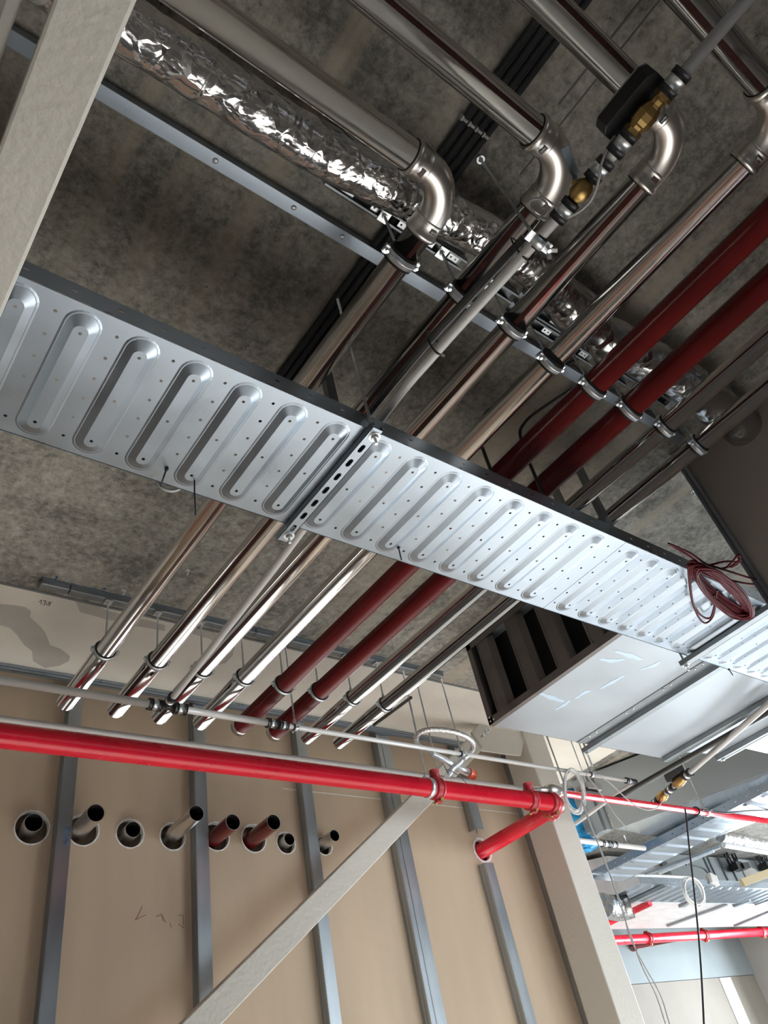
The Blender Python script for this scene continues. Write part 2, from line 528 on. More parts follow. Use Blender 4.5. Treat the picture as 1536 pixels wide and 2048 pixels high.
# horizontal board joint
struct(MB().box(2.2, 4.1, YB - 0.0012, YB + 0.001, 1.688, 1.692).build('trim_4', M['gypsum_core']))

# brown-grey partition running towards the camera on the right, with its steel end stud
struct(MB().box(2.712, 2.80, -6.0, 0.806, -EYE, TOP).build('wall_right', M['grey_board']))
b = MB()
b.box(2.70, 2.712, 0.786, 0.80, -EYE, TOP); b.box(2.704, 2.80, 0.806, 0.813, -EYE, TOP); b.box(2.700, 2.712, 0.811, 0.818, -EYE, TOP)
struct(b.build('trim_5', M['galv']))
# cream bulkhead boards above the near beam
struct(MB().box(-0.20, -0.055, -2.5, 2.6, 1.42, TOP).build('trim_6', mat('warm_grey_bulkhead', (0.50, 0.47, 0.42), 0.7)))

# grey filler patches and hand-written size on the skimmed strip
b = MB()
P = [at_z(u, v, TOP - 0.001) for u, v in [(0, 1208), (25, 1210), (50, 1214), (62, 1222), (60, 1234), (82, 1254), (92, 1268), (100, 1290), (122, 1298), (140, 1312), (138, 1322), (118, 1332), (90, 1336), (66, 1322), (64, 1302), (48, 1290), (34, 1270), (20, 1256), (0, 1250)]]
b.add([(p.x, p.y, p.z) for p in P], [tuple(range(len(P)))])
P = [at_z(u, v, TOP - 0.001) for u, v in [(148, 1196), (190, 1207), (215, 1222), (260, 1232), (330, 1250), (330, 1262), (260, 1250), (210, 1238), (160, 1224)]]
b.add([(p.x, p.y, p.z) for p in P], [tuple(range(len(P)))])
P = [at_z(u, v, TOP - 0.001) for u, v in [(378, 1246), (420, 1260), (470, 1290), (466, 1310), (452, 1326), (436, 1330), (450, 1300), (420, 1278), (385, 1268)]]
b.add([(p.x, p.y, p.z) for p in P], [tuple(range(len(P)))])
struct(b.build('trim_7', M['filler']))


def strokes(name, lines, to3, w, m):
    b = MB()
    for ln in lines:
        pts = [to3(*p) for p in ln]
        b.tube(pts, w, 5, mat=0)
    return b.build(name, m)


zf = lambda u, v: at_z(u, v, TOP - 0.002)
o = strokes('pencil_note', [[(79, 1204), (83, 1200), (82, 1209)], [(86, 1201), (92, 1202), (88, 1211)], [(94, 1207), (93, 1210)], [(103, 1205), (98, 1204), (97, 1207), (101, 1208), (99, 1211), (95, 1210)]], zf, 0.0012, M['ink'])
tag(o, 'hand-written size 17,5 pencilled on the pale strip beside the ceiling rail', 'writing')
o = strokes('marker_stroke', [[(106, 1166), (109, 1162), (115, 1153)], [(107, 1166), (112, 1158)]], zf, 0.0022, M['blue_ink'])
tag(o, 'short blue marker stroke on the concrete above the ceiling rail', 'marking')
o = strokes('marker_dash', [[(206, 1177), (212, 1178)], [(208, 1178), (214, 1179)]], zf, 0.0018, M['blue_ink'])
tag(o, 'tiny blue marker dash on the concrete near the first rail hanger', 'marking')
o = strokes('marker_scribble', [[(285, 1812), (278, 1828), (271, 1840)], [(271, 1840), (292, 1830)], [(312, 1834), (324, 1829), (326, 1842)], [(324, 1829), (331, 1845)], [(340, 1846), (343, 1855)], [(357, 1830), (366, 1832), (367, 1850)], [(357, 1848), (368, 1856)]],
            lambda u, v: at_y(u, v, YB - 0.001), 0.001, M['red_ink'])
tag(o, 'faint reddish figures scribbled on the tan board between two studs', 'writing')

# ------------------------------------------------------------------ metal studs and head track
def stud(xa, xb, label, zt=TOP - 0.02, z0=-EYE, lips=1, yf=3.28, double=False):
    t = thing('metal_stud', ((xa + xb) / 2, yf + 0.03, z0), label, 'stud', 'metal wall studs')
    b = MB()
    th = 0.0015
    b.box(xa, xb, yf, yf + th, z0, zt)                       # front flange
    b.box(xa + 0.004, xa + 0.006, yf - 0.0008, yf, z0, zt)   # rolled bead
    b.build('flange', M['stud'], t)
    b = MB()
    b.box(xa, xa + th, yf + th, YB - 0.001, z0, zt)
    for k in (0.016, 0.026, 0.044):
        b.box(xa - 0.0014, xa, yf + k, yf + k + 0.004, z0, zt)
    b.box(xb - 0.008, xb, YB - 0.003, YB - 0.001, z0, zt)
    z = z0 + 0.25
    b.build('web', M['stud'], t)
    return t


stud(1.030, 1.090, 'leftmost metal stud, with blue marker writing beside the drilled pipe holes')
stud(1.662, 1.726, 'metal stud between the fourth steel stub and the first red stub')
stud(2.288, 2.351, 'metal stud left of the last short steel stub, crossed by the diagonal brace')
stud(2.905, 2.972, 'doubled metal stud crossed by the brace below the red pipe clamp')
t2 = stud(2.872, 2.902, 'narrow steel stud set close against the left side of the doubled stud')
s5 = stud(3.525, 3.600, 'lower cut-off metal stud standing under the red branch pipe opening', zt=1.335)
s5b = stud(3.525, 3.600, 'upper metal stud cut short just above the red branch pipe opening', z0=1.535)
stud(4.03, 4.09, 'metal stud half hidden behind the cream column at the board end')
b = MB()
for (dy, z0, z1) in ((0, TOP - 0.044, TOP - 0.002),):
    b.box(-3.2, 4.05, 3.274, 3.277, z0, z1)
    b.box(-3.2, 4.05, 3.270, 3.274, z0 + 0.010, z0 + 0.014); b.box(-3.2, 4.05, 3.270, 3.274, z0 + 0.026, z0 + 0.030)
    b.box(-3.2, 4.05, 3.262, 3.277, z0 - 0.002, z0)
    b.box(-3.2, 4.05, 3.277, 3.333, TOP - 0.004, TOP - 0.002)
o = b.build('head_track', M['galv'])
tag(o, 'galvanised head track holding the stud tops under the pale ceiling strip', 'track')
# blue writing on the first stud
o = strokes('blue_marking', [[(126, 1656), (134, 1654), (142, 1658)], [(127, 1664), (142, 1662)], [(130, 1672), (140, 1670)], [(126, 1678), (136, 1677), (130, 1686)], [(128, 1690), (137, 1684)]], lambda u, v: at_y(u, v, 3.2775), 0.0016, M['blue_ink'])
tag(o, 'smudged blue marker writing on the leftmost metal stud', 'marking')

# cut-off pipe stubs in the drilled openings
def stub(x, z, r, y0, m, label, group):
    b = MB()
    n = 40
    y1 = YB + 0.09
    th = 0.0022
    outer0 = [(x + r * cos(2 * pi * i / n), y0, z + r * sin(2 * pi * i / n)) for i in range(n)]
    inner0 = [(x + (r - th) * cos(2 * pi * i / n), y0, z + (r - th) * sin(2 * pi * i / n)) for i in range(n)]
    outer1 = [(p[0], y1, p[2]) for p in outer0]; inner1 = [(p[0], y1, p[2]) for p in inner0]
    b.bridge(outer0, outer1); b.bridge(inner1, inner0, 1); b.bridge(inner0, outer0, 2, smooth=False)
    b.f.append([len(b.v) + i for i in range(n)]); b.v += [Vector(p) for p in inner1]; b.m.append(1); b.sm.append(False)
    o = b.build('pipe_stub', [m, M['inside_shade'], M['satin']])  # bore and its closed end carry painted shade
    tag(o, label, 'pipe', group)
    return o


def stub_len(u, v, x):   # how far the cut end stands out of the wall
    return at_x(u, v, x).y


for (hx, hz, r), (u, v), m, lab in zip(
        [(0.935, 1.395, 0.038), (1.145, 1.395, 0.038), (1.37, 1.39, 0.036), (1.575, 1.39, 0.036), (1.79, 1.40, 0.038), (1.995, 1.395, 0.038), (2.19, 1.39, 0.031), (2.425, 1.39, 0.031)],
        [(68, 1642), (192, 1621), (265, 1652), (393, 1618), (466, 1641), (547, 1638), (577, 1672), (668, 1662)],
        ['satin', 'satin', 'satin', 'satin', 'dark_red', 'dark_red', 'satin', 'satin'],
        ['short steel pipe stub, leftmost in the row of drilled wall openings', 'long steel pipe stub passing right beside the leftmost stud', 'short steel pipe stub in the third opening from the left',
         'long steel pipe stub reaching across the second metal stud', 'red pipe stub, the shorter left one of two', 'red pipe stub, the right one beside the tilted steel stub',
         'small steel pipe stub tucked just right of the red stubs', 'small steel pipe stub, rightmost, against the third stud']):
    y0 = min(3.30, max(2.9, stub_len(u, v, hx)))
    q = at_y(u, v, y0)
    stub(q.x * 0.5 + hx * 0.5, q.z * 0.5 + hz * 0.5, r, y0, M[m], lab, 'cut pipe stubs in the back wall')

# ------------------------------------------------------------------ column, brace and near beam (cream steel)
o = MB().box(3.95, 4.16, 3.02, 3.235, -EYE, TOP).build('steel_column', M['cream'], bevel=0.008)
tag(o, 'square cream steel column standing at the right end of the board wall', 'column')
t = thing('diagonal_brace', (1.2, 3.06, 0.35), 'cream diagonal steel brace crossing in front of the studs up to the column', 'brace')
b = MB()
a = Vector((0.35, 3.06, -0.26)); e = Vector((3.42, 3.06, 1.937))
dirv = (Vector((2.87, 0, 1.54)) - Vector((1.78, 0, 0.76))).normalized()
a = Vector((2.32, 3.06, 1.146)) - dirv * 2.9
e = Vector((2.32, 3.06, 1.146)) + dirv * 1.42
b.bar(a, e, (0, 1, 0), 0.104, 0.07)
b.build('brace_bar', M['cream'], t, bevel=0.004)
b = MB()
g = [at_y(u, v, 3.052) for u, v in [(941, 1466), (975, 1428), (1012, 1432), (1055, 1440), (1040, 1512), (1018, 1510), (962, 1502)]]
g2 = [(3.46, 1.95), (3.40, 2.05), (3.56, TOP - 0.01), (3.95, TOP - 0.01), (3.95, 1.79), (3.62, 1.86), (3.50, 1.87)]
b.poly([[(p.x, p.z) for p in g]], lambda x, z: (x, 3.042, z))
b.poly([[(p.x, p.z) for p in g]], lambda x, z: (x, 3.054, z), flip=True)
lo = [(p.x, 3.042, p.z) for p in g]; hi = [(p.x, 3.054, p.z) for p in g]
b.bridge(lo, hi, smooth=False)
b.obox((e.x + 0.02, 3.03, e.z + 0.02), dirv, (0, 1, 0), dirv.cross(Vector((0, 1, 0))), 0.02, 0.012, 0.05)
gp = b.build('gusset_plate', M['cream'], t)
for (u, v) in ((973, 1464), (961, 1475)):
    p = at_y(u, v, 3.04)
    MB().hexbolt((p.x, 3.042, p.z), (0, -1, 0), 0.017, 0.014).cyl((p.x, 3.04, p.z), (p.x, 3.005, p.z), 0.010, 12).build('bolt', M['zinc'], gp)
o = MB().box(0.000, 0.094, -1.6, 2.4, 1.30, 1.40).build('steel_beam', M['cream'], bevel=0.006)
tag(o, 'wide cream steel beam crossing the upper left corner close to the camera', 'beam')

# ------------------------------------------------------------------ stainless and red pipes
ZP = 1.84
YEND = 3.07
YC1, YC2 = 0.62, 2.63
PIPES = [  # x, radius, cross-run y or None, stripe angle, cross-run stripe angle
    (0.945, 0.0380, 0.378, -2, None),
    (1.170, 0.0380, 0.165, -44, -28),
    (1.380, 0.0375, -0.045, -34, -35),
    (1.588, 0.0375, -0.240, None, 19),
]
PL = ['stainless pipe with elbow beside the foil hose, leftmost of the four cross-over pipes',
      'stainless pipe with brown line whose elbow sits left of the brass valves',
      'stainless pipe whose elbow hides behind the black valve actuator',
      'stainless pipe with its elbow cut by the right picture edge, next to the red pipes']


def brown_label(parent, c, n, a, w, h, dark=True):
    """small label plate at c facing n; a = long direction"""
    n = Vector(n).normalized(); a = Vector(a); a = (a - n * a.dot(n)).normalized(); s_ = n.cross(a)
    b = MB(); b.obox(c, a, s_, n, w / 2, h / 2, 0.0006)
    lb = b.build('label', M['brown_line'] if dark else M['black'], parent)
    return lb


def text_mesh(txt, size, origin, ax, up, m, parent):
    cu = bpy.data.curves.new('lettering', 'FONT'); cu.body = txt; cu.size = size; cu.align_x = 'CENTER'; cu.align_y = 'CENTER'; cu.extrude = 0.0002
    tmp = bpy.data.objects.new('lettering_source', cu)
    COL.objects.link(tmp)
    dg = bpy.context.evaluated_depsgraph_get()
    me = bpy.data.meshes.new_from_object(tmp.evaluated_get(dg))
    bpy.data.objects.remove(tmp)
    ax = Vector(ax).normalized(); up = Vector(up).normalized(); n = ax.cross(up)
    o0 = ROOT[parent.name]
    for v in me.vertices:
        p = Vector(origin) + ax * v.co.x + up * v.co.y + n * v.co.z
        v.co = p - o0
    me.materials.clear(); me.materials.append(m)
    ob = bpy.data.objects.new('lettering', me); COL.objects.link(ob); ob.parent = parent
    return ob


def socket(b, c, axis, r):
    """press socket with a raised bead"""
    b.lathe(c, axis, [(0.0, r + 0.001), (0.001, r + 0.007), (0.006, r + 0.0095), (0.013, r + 0.0095), (0.017, r + 0.0055), (0.044, r + 0.005), (0.047, r + 0.0062), (0.052, r + 0.003)], 48)


for i, (x, r, yx, sa, sx) in enumerate(PIPES):
    t = thing('heating_pipe', (x, 1.6, ZP), PL[i], 'pipe', 'stainless heating pipes')
    Rb = 0.098
    # straight run towards the wall
    ys = yx + Rb + 0.045
    b = MB()
    kw = dict(stripe=(radians(-sa), radians(11)), smat=1) if sa is not None else {}
    b.tube([(x, ys, ZP), (x, YEND, ZP)], r, 96, **kw)
    # frame_of(+y): u = -z ; w = y cross -z = -x  -> flip the stripe sign
    b.build('pipe_run', [M['stainless'], M['brown_line']], t)
    b = MB()
    xs = x - Rb - 0.045
    kw = dict(stripe=(radians(sx), radians(11)), smat=1) if sx is not None else {}
    b.tube([(-3.0 if i == 0 else -3.0, yx, ZP), (xs, yx, ZP)], r, 96, **kw)
    b.build('cross_run', [M['stainless'], M['brown_line']], t)
    b = MB()
    arc = [(x - Rb + Rb * sin(a_), yx + Rb - Rb * cos(a_), ZP) for a_ in [pi / 2 * k / 20 for k in range(21)]]
    b.tube(arc, r + 0.0035, 64, caps=False)
    socket(b, (xs - 0.004, yx, ZP), (1, 0, 0), r)
    socket(b, (x, ys + 0.004, ZP), (0, -1, 0), r)
    el = b.build('elbow', M['satin'], t)
    MB().ring((xs - 0.005, yx, ZP), (1, 0, 0), r - 0.001, r + 0.0035, 0.003, 48).build('seal_ring', M['rubber'], el)
    MB().ring((x, ys + 0.005, ZP), (0, 1, 0), r - 0.001, r + 0.0035, 0.003, 48).build('seal_ring', M['rubber'], el)
    # labels on the elbow sockets
    q1 = radians({0: 12, 1: 20, 2: 5, 3: 0}[i])
    n1 = Vector((0, sin(q1), -cos(q1)))
    p1 = Vector((xs + 0.03, yx, ZP)) + n1 * (r + 0.0062)
    l1 = brown_label(el, p1, n1, n1.cross(Vector((1, 0, 0))), 0.022, 0.011, i in (0, 3))
    if i in (1, 2):
        text_mesh('viega', 0.0085, p1 + n1 * 0.001, n1.cross(Vector((1, 0, 0))), Vector((1, 0, 0)) * 1, M['label_white'], el)
    q2 = radians({0: 12, 1: 2, 2: -8, 3: -10}[i])
    n2 = Vector((sin(q2), 0, -cos(q2)))
    p2 = Vector((x, ys - 0.03, ZP)) + n2 * (r + 0.0062)
    brown_label(el, p2, n2, n2.cross(Vector((0, 1, 0))), 0.020, 0.012, i in (1, 2))
    if i in (0,):
        text_mesh('viega', 0.0085, p2 + n2 * 0.001, n2.cross(Vector((0, -1, 0))), Vector((0, -1, 0)), M['label_white'], el)
    if i in (3,):
        text_mesh('viega', 0.0085, p2 + n2 * 0.001, n2.cross(Vector((0, -1, 0))), Vector((0, -1, 0)), M['label_white'], el)

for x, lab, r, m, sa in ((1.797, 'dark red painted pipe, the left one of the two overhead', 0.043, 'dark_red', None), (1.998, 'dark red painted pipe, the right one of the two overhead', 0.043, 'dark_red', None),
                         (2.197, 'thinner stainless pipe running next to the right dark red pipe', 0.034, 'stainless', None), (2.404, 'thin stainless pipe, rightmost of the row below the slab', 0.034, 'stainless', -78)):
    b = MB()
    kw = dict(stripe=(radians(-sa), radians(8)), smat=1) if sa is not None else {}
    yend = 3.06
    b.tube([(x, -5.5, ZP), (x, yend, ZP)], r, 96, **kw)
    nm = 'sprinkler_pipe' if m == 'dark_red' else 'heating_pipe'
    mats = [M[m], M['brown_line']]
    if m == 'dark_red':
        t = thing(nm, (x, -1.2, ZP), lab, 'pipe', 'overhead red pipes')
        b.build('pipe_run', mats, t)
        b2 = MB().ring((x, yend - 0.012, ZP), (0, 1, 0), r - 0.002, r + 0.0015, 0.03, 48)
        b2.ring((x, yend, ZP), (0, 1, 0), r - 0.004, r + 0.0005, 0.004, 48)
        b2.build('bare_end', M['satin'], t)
    else:
        tag(b.build(nm, mats), lab, 'pipe', 'straight thin stainless pipes')

# ------------------------------------------------------------------ pipe hangers (ring, lining, rod, rail nut)
def hanger(x, y, r, zr, label, group, side=1, w=0.024, bright=True, rod_dx=0.0):
    t = thing('pipe_hanger', (x, y, ZP), label, 'pipe clamp', group)
    axis = (0, 1, 0)
    b = MB(); b.ring((x, y, ZP), axis, r + 0.004, r + 0.0075, w, 48)
    b.ring((x, y, ZP), axis, r + 0.0075, r + 0.0095, w * 0.25, 48)
    for sd in (-1, 1):     # clamp ears with screws
        b.box(min(x + sd * (r + 0.004), x + sd * (r + 0.020)), max(x + sd * (r + 0.004), x + sd * (r + 0.020)), y - w / 2, y + w / 2, ZP + 0.002, ZP + 0.005)
        b.box(min(x + sd * (r + 0.004), x + sd * (r + 0.020)), max(x + sd * (r + 0.004), x + sd * (r + 0.020)), y - w / 2, y + w / 2, ZP - 0.006, ZP - 0.003)
    b.build('clamp_ring', M['zinc'], t)
    b = MB(); b.ring((x, y, ZP), axis, r - 0.0005, r + 0.0058, w + (0.014 if w > 0.02 else 0.008), 48)
    b.build('rubber_lining', M['rubber'], t)
    for sd in (-1, 1):
        b = MB(); b.hexbolt((x + sd * (r + 0.013), y, ZP - 0.018), (0, 0, 1), 0.0055, 0.006)
        b.cyl((x + sd * (r + 0.013), y, ZP - 0.014), (x + sd * (r + 0.013), y, ZP + 0.010), 0.003, 10)
        b.hexbolt((x + sd * (r + 0.013), y, ZP + 0.004), (0, 0, 1), 0.0055, 0.005)
        b.build('screw', M['zinc'], t)
    b = MB(); b.cyl((x, y, ZP + r + 0.004), (x + rod_dx, y, zr), 0.0042, 12)
    b.hexbolt((x, y, ZP + r + 0.004), (0, 0, 1), 0.008, 0.02)
    b.build('rod', M['zinc'], t)
    b = MB(); b.box(x + rod_dx - 0.016, x + rod_dx + 0.016, y - 0.019, y + 0.019, zr - 0.004, zr - 0.0005)
    b.hexbolt((x + rod_dx, y, zr - 0.012), (0, 0, 1), 0.008, 0.008)
    b.build('rail_nut', M['zinc'], t)
    return t


XS = [0.945, 1.170, 1.380, 1.588, 1.797, 1.998, 2.197, 2.404]
RS = [0.038, 0.038, 0.0375, 0.0375, 0.043, 0.043, 0.034, 0.034]
NM = ['the leftmost stainless pipe', 'the second stainless pipe', 'the third stainless pipe', 'the fourth stainless pipe', 'the left red pipe', 'the right red pipe', 'the seventh pipe, thin stainless', 'the rightmost thin stainless pipe']
RY = [0.605, 0.605, 0.608, 0.64, 0.64, 0.64, 0.63, 0.625]
for x, r, n, y in zip(XS, RS, NM, RY):
    hanger(x, y, r, TOP - 0.04, 'rubber-lined pipe clamp under the short slotted rails, on ' + n, 'near pipe clamps')
for x, r, n in zip(XS, RS, NM):
    hanger(x, 2.63, r, TOP - 0.034, 'pipe clamp near the board wall, on ' + n, 'wall-side pipe clamps', w=0.016)

# ------------------------------------------------------------------ slotted mounting rails on the slab
def rail(x0, x1, y, label, z0=TOP - 0.040, hw=0.0205, plates=True):
    t = thing('mounting_rail', ((x0 + x1) / 2, y, z0), label, 'mounting rail', 'slotted rails under the slab')
    b = MB()
    b.box(x0, x1, y - hw, y - hw + 0.002, z0, TOP - 0.001); b.box(x0, x1, y + hw - 0.002, y + hw, z0, TOP - 0.001)
    b.box(x0, x1, y - hw, y + hw, TOP - 0.003, TOP - 0.001)
    b.box(x0, x1, y - hw, y - hw + 0.0085, z0, z0 + 0.002); b.box(x0, x1, y + hw - 0.0085, y + hw, z0, z0 + 0.002)
    b.build('channel', M['galv_dark'], t)
    if plates:
        n = int((x1 - x0) / 0.1)
        for k in range(n):
            xc = x0 + 0.075 + k * 0.1
            if xc + 0.03 > x1: break
            bb = MB(); loops = [rect(xc - 0.019, xc + 0.019, y - 0.010, y + 0.010)] + [circle(xc + d, y, 0.0035, 8) for d in (-0.009, 0.009)]
            bb.poly(loops, lambda X, Y: (X, Y, z0 + 0.012), flip=True)
            bb.poly(loops, lambda X, Y: (X, Y, z0 + 0.0135))
            bb.build('slot_plate', M['zinc'], t)
    return t


rail(0.745, 1.262, 0.604, 'slotted mounting rail beside the foil hose, leftmost and longest of the near rails')
rail(1.33, 1.497, 0.606, 'short slotted rail between the second and third stainless pipes')
rail(1.52, 1.735, 0.600, 'slotted rail over the third pipe, the one nearer the camera')
rail(1.52, 1.96, 0.642, 'slotted rail over the third and fourth pipes, the one nearer the wall')
rail(2.00, 2.18, 0.638, 'short slotted rail between the two dark red pipes')
rail(2.23, 2.46, 0.625, 'short slotted rail above the two thin stainless pipes')
for (x0, x1, lab) in ((0.66, 0.775, 'short end piece of mounting rail beside the pencilled size'), (0.778, 1.66, 'long closed mounting rail at the slab edge holding the wall-side rods'), (1.662, 2.88, 'mounting rail at the slab edge above the red pipes, right-hand length')):
    t = thing('slab_edge_rail', ((x0 + x1) / 2, 2.63, TOP - 0.034), lab, 'mounting rail', 'rails along the slab edge')
    b = MB(); b.box(x0, x1, 2.612, 2.650, TOP - 0.030, TOP - 0.001)
    b.build('channel', M['galv_dark'], t, bevel=0.004)
    b = MB(); b.box(x0, x1, 2.606, 2.612, TOP - 0.006, TOP - 0.001)
    b.build('foot_strip', M['galv'], t)

# galvanised U track screwed across the slab
t = thing('ceiling_track', (1.0, 0.735, TOP - 0.04), 'wide galvanised U track fixed across the slab above all the pipes', 'track')
b = MB(); b.box(-3.0, 2.62, 0.703, 0.742, TOP - 0.042, TOP - 0.040); b.box(-3.0, 2.62, 0.703, 0.705, TOP - 0.042, TOP - 0.001)
b.build('web', M['galv'], t, bevel=0.0015)
b = MB()
for k in range(5):
    b.box(-3.0, 2.62, 0.742 + k * 0.0022, 0.7432 + k * 0.0022, TOP - 0.040 + k * 0.008, TOP - 0.034 + k * 0.008)
b.box(-3.0, 2.62, 0.741, 0.743, TOP - 0.042, TOP - 0.001)
b.build('ribbed_flange', M['galv_dark'], t)
for (u, v) in ((433, 318), (590, 412), (683, 476)):
    p = at_z(u, v, TOP - 0.043)
    MB().lathe((p.x, 0.722, TOP - 0.042), (0, 0, -1), [(0, 0.008), (0.002, 0.006), (0.003, 0.001)], 16).build('screw', M['zinc'], t)

# dark conduits clipped to the slab, running above the elbow
for k in range(4):
    x = 0.985 + 0.027 * k
    t = thing('conduit', (x, 0.3, TOP - 0.011), ['black conduit on the slab, first from the left of the clipped bundle of four', 'black conduit on the slab, second of the clipped bundle of four', 'black conduit on the slab, third of the clipped bundle of four', 'black conduit on the slab, right-hand outer one of the clipped bundle of four'][k], 'conduit', 'black conduits on the slab')
    b = MB(); b.cyl((x, -4.0, TOP - 0.012), (x, 1.55, TOP - 0.012), 0.0105, 16); b.build('tube', M['conduit'], t)
    b = MB(); b.ring((x, 0.275, TOP - 0.012), (0, 1, 0), 0.0106, 0.0122, 0.008, 20); b.box(x - 0.015, x - 0.011, 0.268, 0.282, TOP - 0.026, TOP - 0.001)
    b.build('clip', M['clip'], t)
# upright slab joints: fine formwork lines in the concrete
b = MB()
b.box(1.19, 1.196, -4, 0.10, TOP - 0.0015, TOP); b.box(1.235, 1.239, -4, 0.30, TOP - 0.0015, TOP)
struct(b.build('trim_8', mat('formwork_joint', (0.12, 0.115, 0.105), 0.9)))

# ------------------------------------------------------------------ foil-wrapped hose
t = thing('foil_hose', (1.2, 0.52, 1.94), 'crumpled foil-wrapped insulated hose running above the pipes into the right partition', 'ventilation hose')
pts = smooth_path([(-3.0, 0.55, 1.985), (-0.6, 0.545, 1.985), (0.2, 0.53, 1.985), (0.6, 0.525, 1.985), (1.0, 0.49, 1.99), (1.35, 0.463, 1.995), (1.6, 0.50, 2.0), (1.9, 0.525, 2.0), (2.2, 0.50, 2.0), (2.5, 0.51, 2.0), (2.72, 0.52, 2.0)], 16)
random.seed(3)
rad = []
for k, p in enumerate(pts):
    base = 0.064 if p.x < 1.45 else 0.068 + 0.012 * (0.5 + 0.5 * cos((p.x - 1.45) * 2 * pi / 0.21))
    rad.append(base + random.uniform(-0.002, 0.002))
b = MB(); cut = [k for k, p in enumerate(pts) if p.x < 1.32]
b.tube(pts[:cut[-1] + 2], rad[:cut[-1] + 2], 48)
b.build('foil_sleeve', M['foil'], t)
b = MB(); b.tube(pts[cut[-1] + 1:], rad[cut[-1] + 1:], 48)
b.build('loose_sleeve', M['foil_soft'], t)
for xx in (0.33, 0.62, 0.86, 1.03, 1.22):
    j = min(range(len(pts)), key=lambda k: abs(pts[k].x - xx))
    MB().ring(pts[j], (1, 0.05, 0), rad[j] - 0.003, rad[j] + 0.0008, 0.004, 40).build('tie_wire', M['foil'], t)

# ------------------------------------------------------------------ cable trays
PITCH = 0.130


def tray(name, label, x0, x1, y0, y1, z, first, along='x', pitch=PITCH, seams=(), rib_label=None, pierced=True, m=None):
    """ribbed cable tray; local axis s along the run, t across"""
    m = m or M['galv']
    T = (lambda s, t_, h: (s, t_, h)) if along == 'x' else (lambda s, t_, h: (t_, s, h))
    flip = (along == 'x')
    org = T((x0 + x1) / 2, (y0 + y1) / 2, z)
    th = thing(name, org, label, 'cable tray')
    yc = (y0 + y1) / 2 + 0.0
    hw_all = (y1 - y0) / 2
    b = MB()
    n0 = math.floor((x0 - first) / pitch) - 1
    k = n0
    prev = x0
    H = 0.0115
    while True:
        c = first + k * pitch
        a0, a1 = c - pitch / 2, c + pitch / 2
        k += 1
        if a1 < x0 + 0.001: continue
        if a0 > x1: break
        a0 = max(a0, x0); a1 = min(a1, x1)
        full = (c - 0.043 > a0) and (c + 0.043 < a1)
        loops = [rect(a0, a1, y0, y1)]
        if full:
            G = stadium(c, yc, 0.0400, hw_all - 0.014)
            O = stadium(c, yc, 0.0355, hw_all - 0.019)
            I = stadium(c, yc - 0.006 * 0, 0.0160, hw_all - 0.047)
            loops.append(G)
        if pierced and a0 < c - 0.055:
            # column of small holes between the ribs (left side of the cell)
            for q in range(6):
                tt = y0 + 0.045 + q * (y1 - y0 - 0.09) / 5
                loops.append(circle(a0 + 0.0055, tt, 0.0042, 8))
        b.poly(loops, lambda s, t_: T(s, t_, z), flip=flip)
        if full:
            g3 = [T(p[0], p[1], z) for p in G]; o3 = [T(p[0], p[1], z - 0.0016) for p in O]; i3 = [T(p[0], p[1], z - H) for p in I]
            O2 = stadium(c, yc, 0.0335, hw_all - 0.021); o4 = [T(p[0], p[1], z - 0.0016) for p in O2]
            if flip:
                b.bridge(o3, g3, smooth=False); b.bridge(o4, o3, smooth=False); b.bridge(i3, o4, smooth=True)
            else:
                b.bridge(g3, o3, smooth=False); b.bridge(o3, o4, smooth=False); b.bridge(o4, i3, smooth=True)
            lp = [I]
            if pierced:
                lp += [circle(c, yc + d * (hw_all - 0.066), 0.0042, 8) for d in (-1, 0, 1)]
            b.poly(lp, lambda s, t_: T(s, t_, z - H), flip=flip)
    b.build('tray_floor', m, th)
    # side walls with slots, each with a small turned-in top flange
    for (yy, sgn) in ((y0, 1), (y1, -1)):
        b = MB()
        s0 = x0
        while s0 < x1 - 0.001:
            s1 = min(s0 + 0.0975, x1)
            loops = [rect(s0, s1, z - 0.001, z + 0.058)]
            if s1 - s0 > 0.09:
                loops.append(stadium_h(s0 + 0.048, z + 0.032, 0.0075, 0.0030))
                for q in (0.024, 0.073):
                    loops.append(rect(s0 + q - 0.010, s0 + q + 0.010, z + 0.0006, z + 0.0046))
            b.poly(loops, lambda s, h: T(s, yy, h))
            b.poly(loops, lambda s, h: T(s, yy + sgn * 0.0012, h), flip=True)
            s0 = s1
        p, q = (yy, yy + sgn * 0.010)
        lo, hi = min(p, q), max(p, q)
        c0 = T(x0, lo, 0); c1 = T(x1, hi, 0)
        b.box(min(c0[0], c1[0]), max(c0[0], c1[0]), min(c0[1], c1[1]), max(c0[1], c1[1]), z + 0.058, z + 0.0595)
        # lip below the fold
        c0 = T(x0, yy - 0.001 * sgn, 0); c1 = T(x1, yy, 0)
        b.build('side_wall', M['galv'] if name != 'cable_tray' else M['galv'], th)
    return th


def stadium_h(cx, cz, hl, hw, n=6):
    pts = []
    for i in range(n + 1):
        a = -pi / 2 + pi * i / n
        pts.append((cx + (hl - hw) + hw * cos(a), cz + hw * sin(a)))
    for i in range(n + 1):
        a = pi / 2 + pi * i / n
        pts.append((cx - (hl - hw) + hw * cos(a), cz + hw * sin(a)))
    return pts


ZT = 1.46
tray('cable_tray', 'ribbed galvanised cable tray, left length up to the slotted bracket', -1.2, 0.975, 0.907, 1.313, ZT, 0.251 - PITCH * 4)
tray('cable_tray', 'ribbed galvanised cable tray, middle length right of the slotted bracket', 0.978, 2.066, 0.907, 1.313, ZT, 1.040)
tray('cable_tray', 'ribbed galvanised cable tray, right length with the dark red cable coil', 2.068, 5.6, 0.907, 1.313, ZT, 2.068 + PITCH / 2 + 0.006, pitch=0.122)

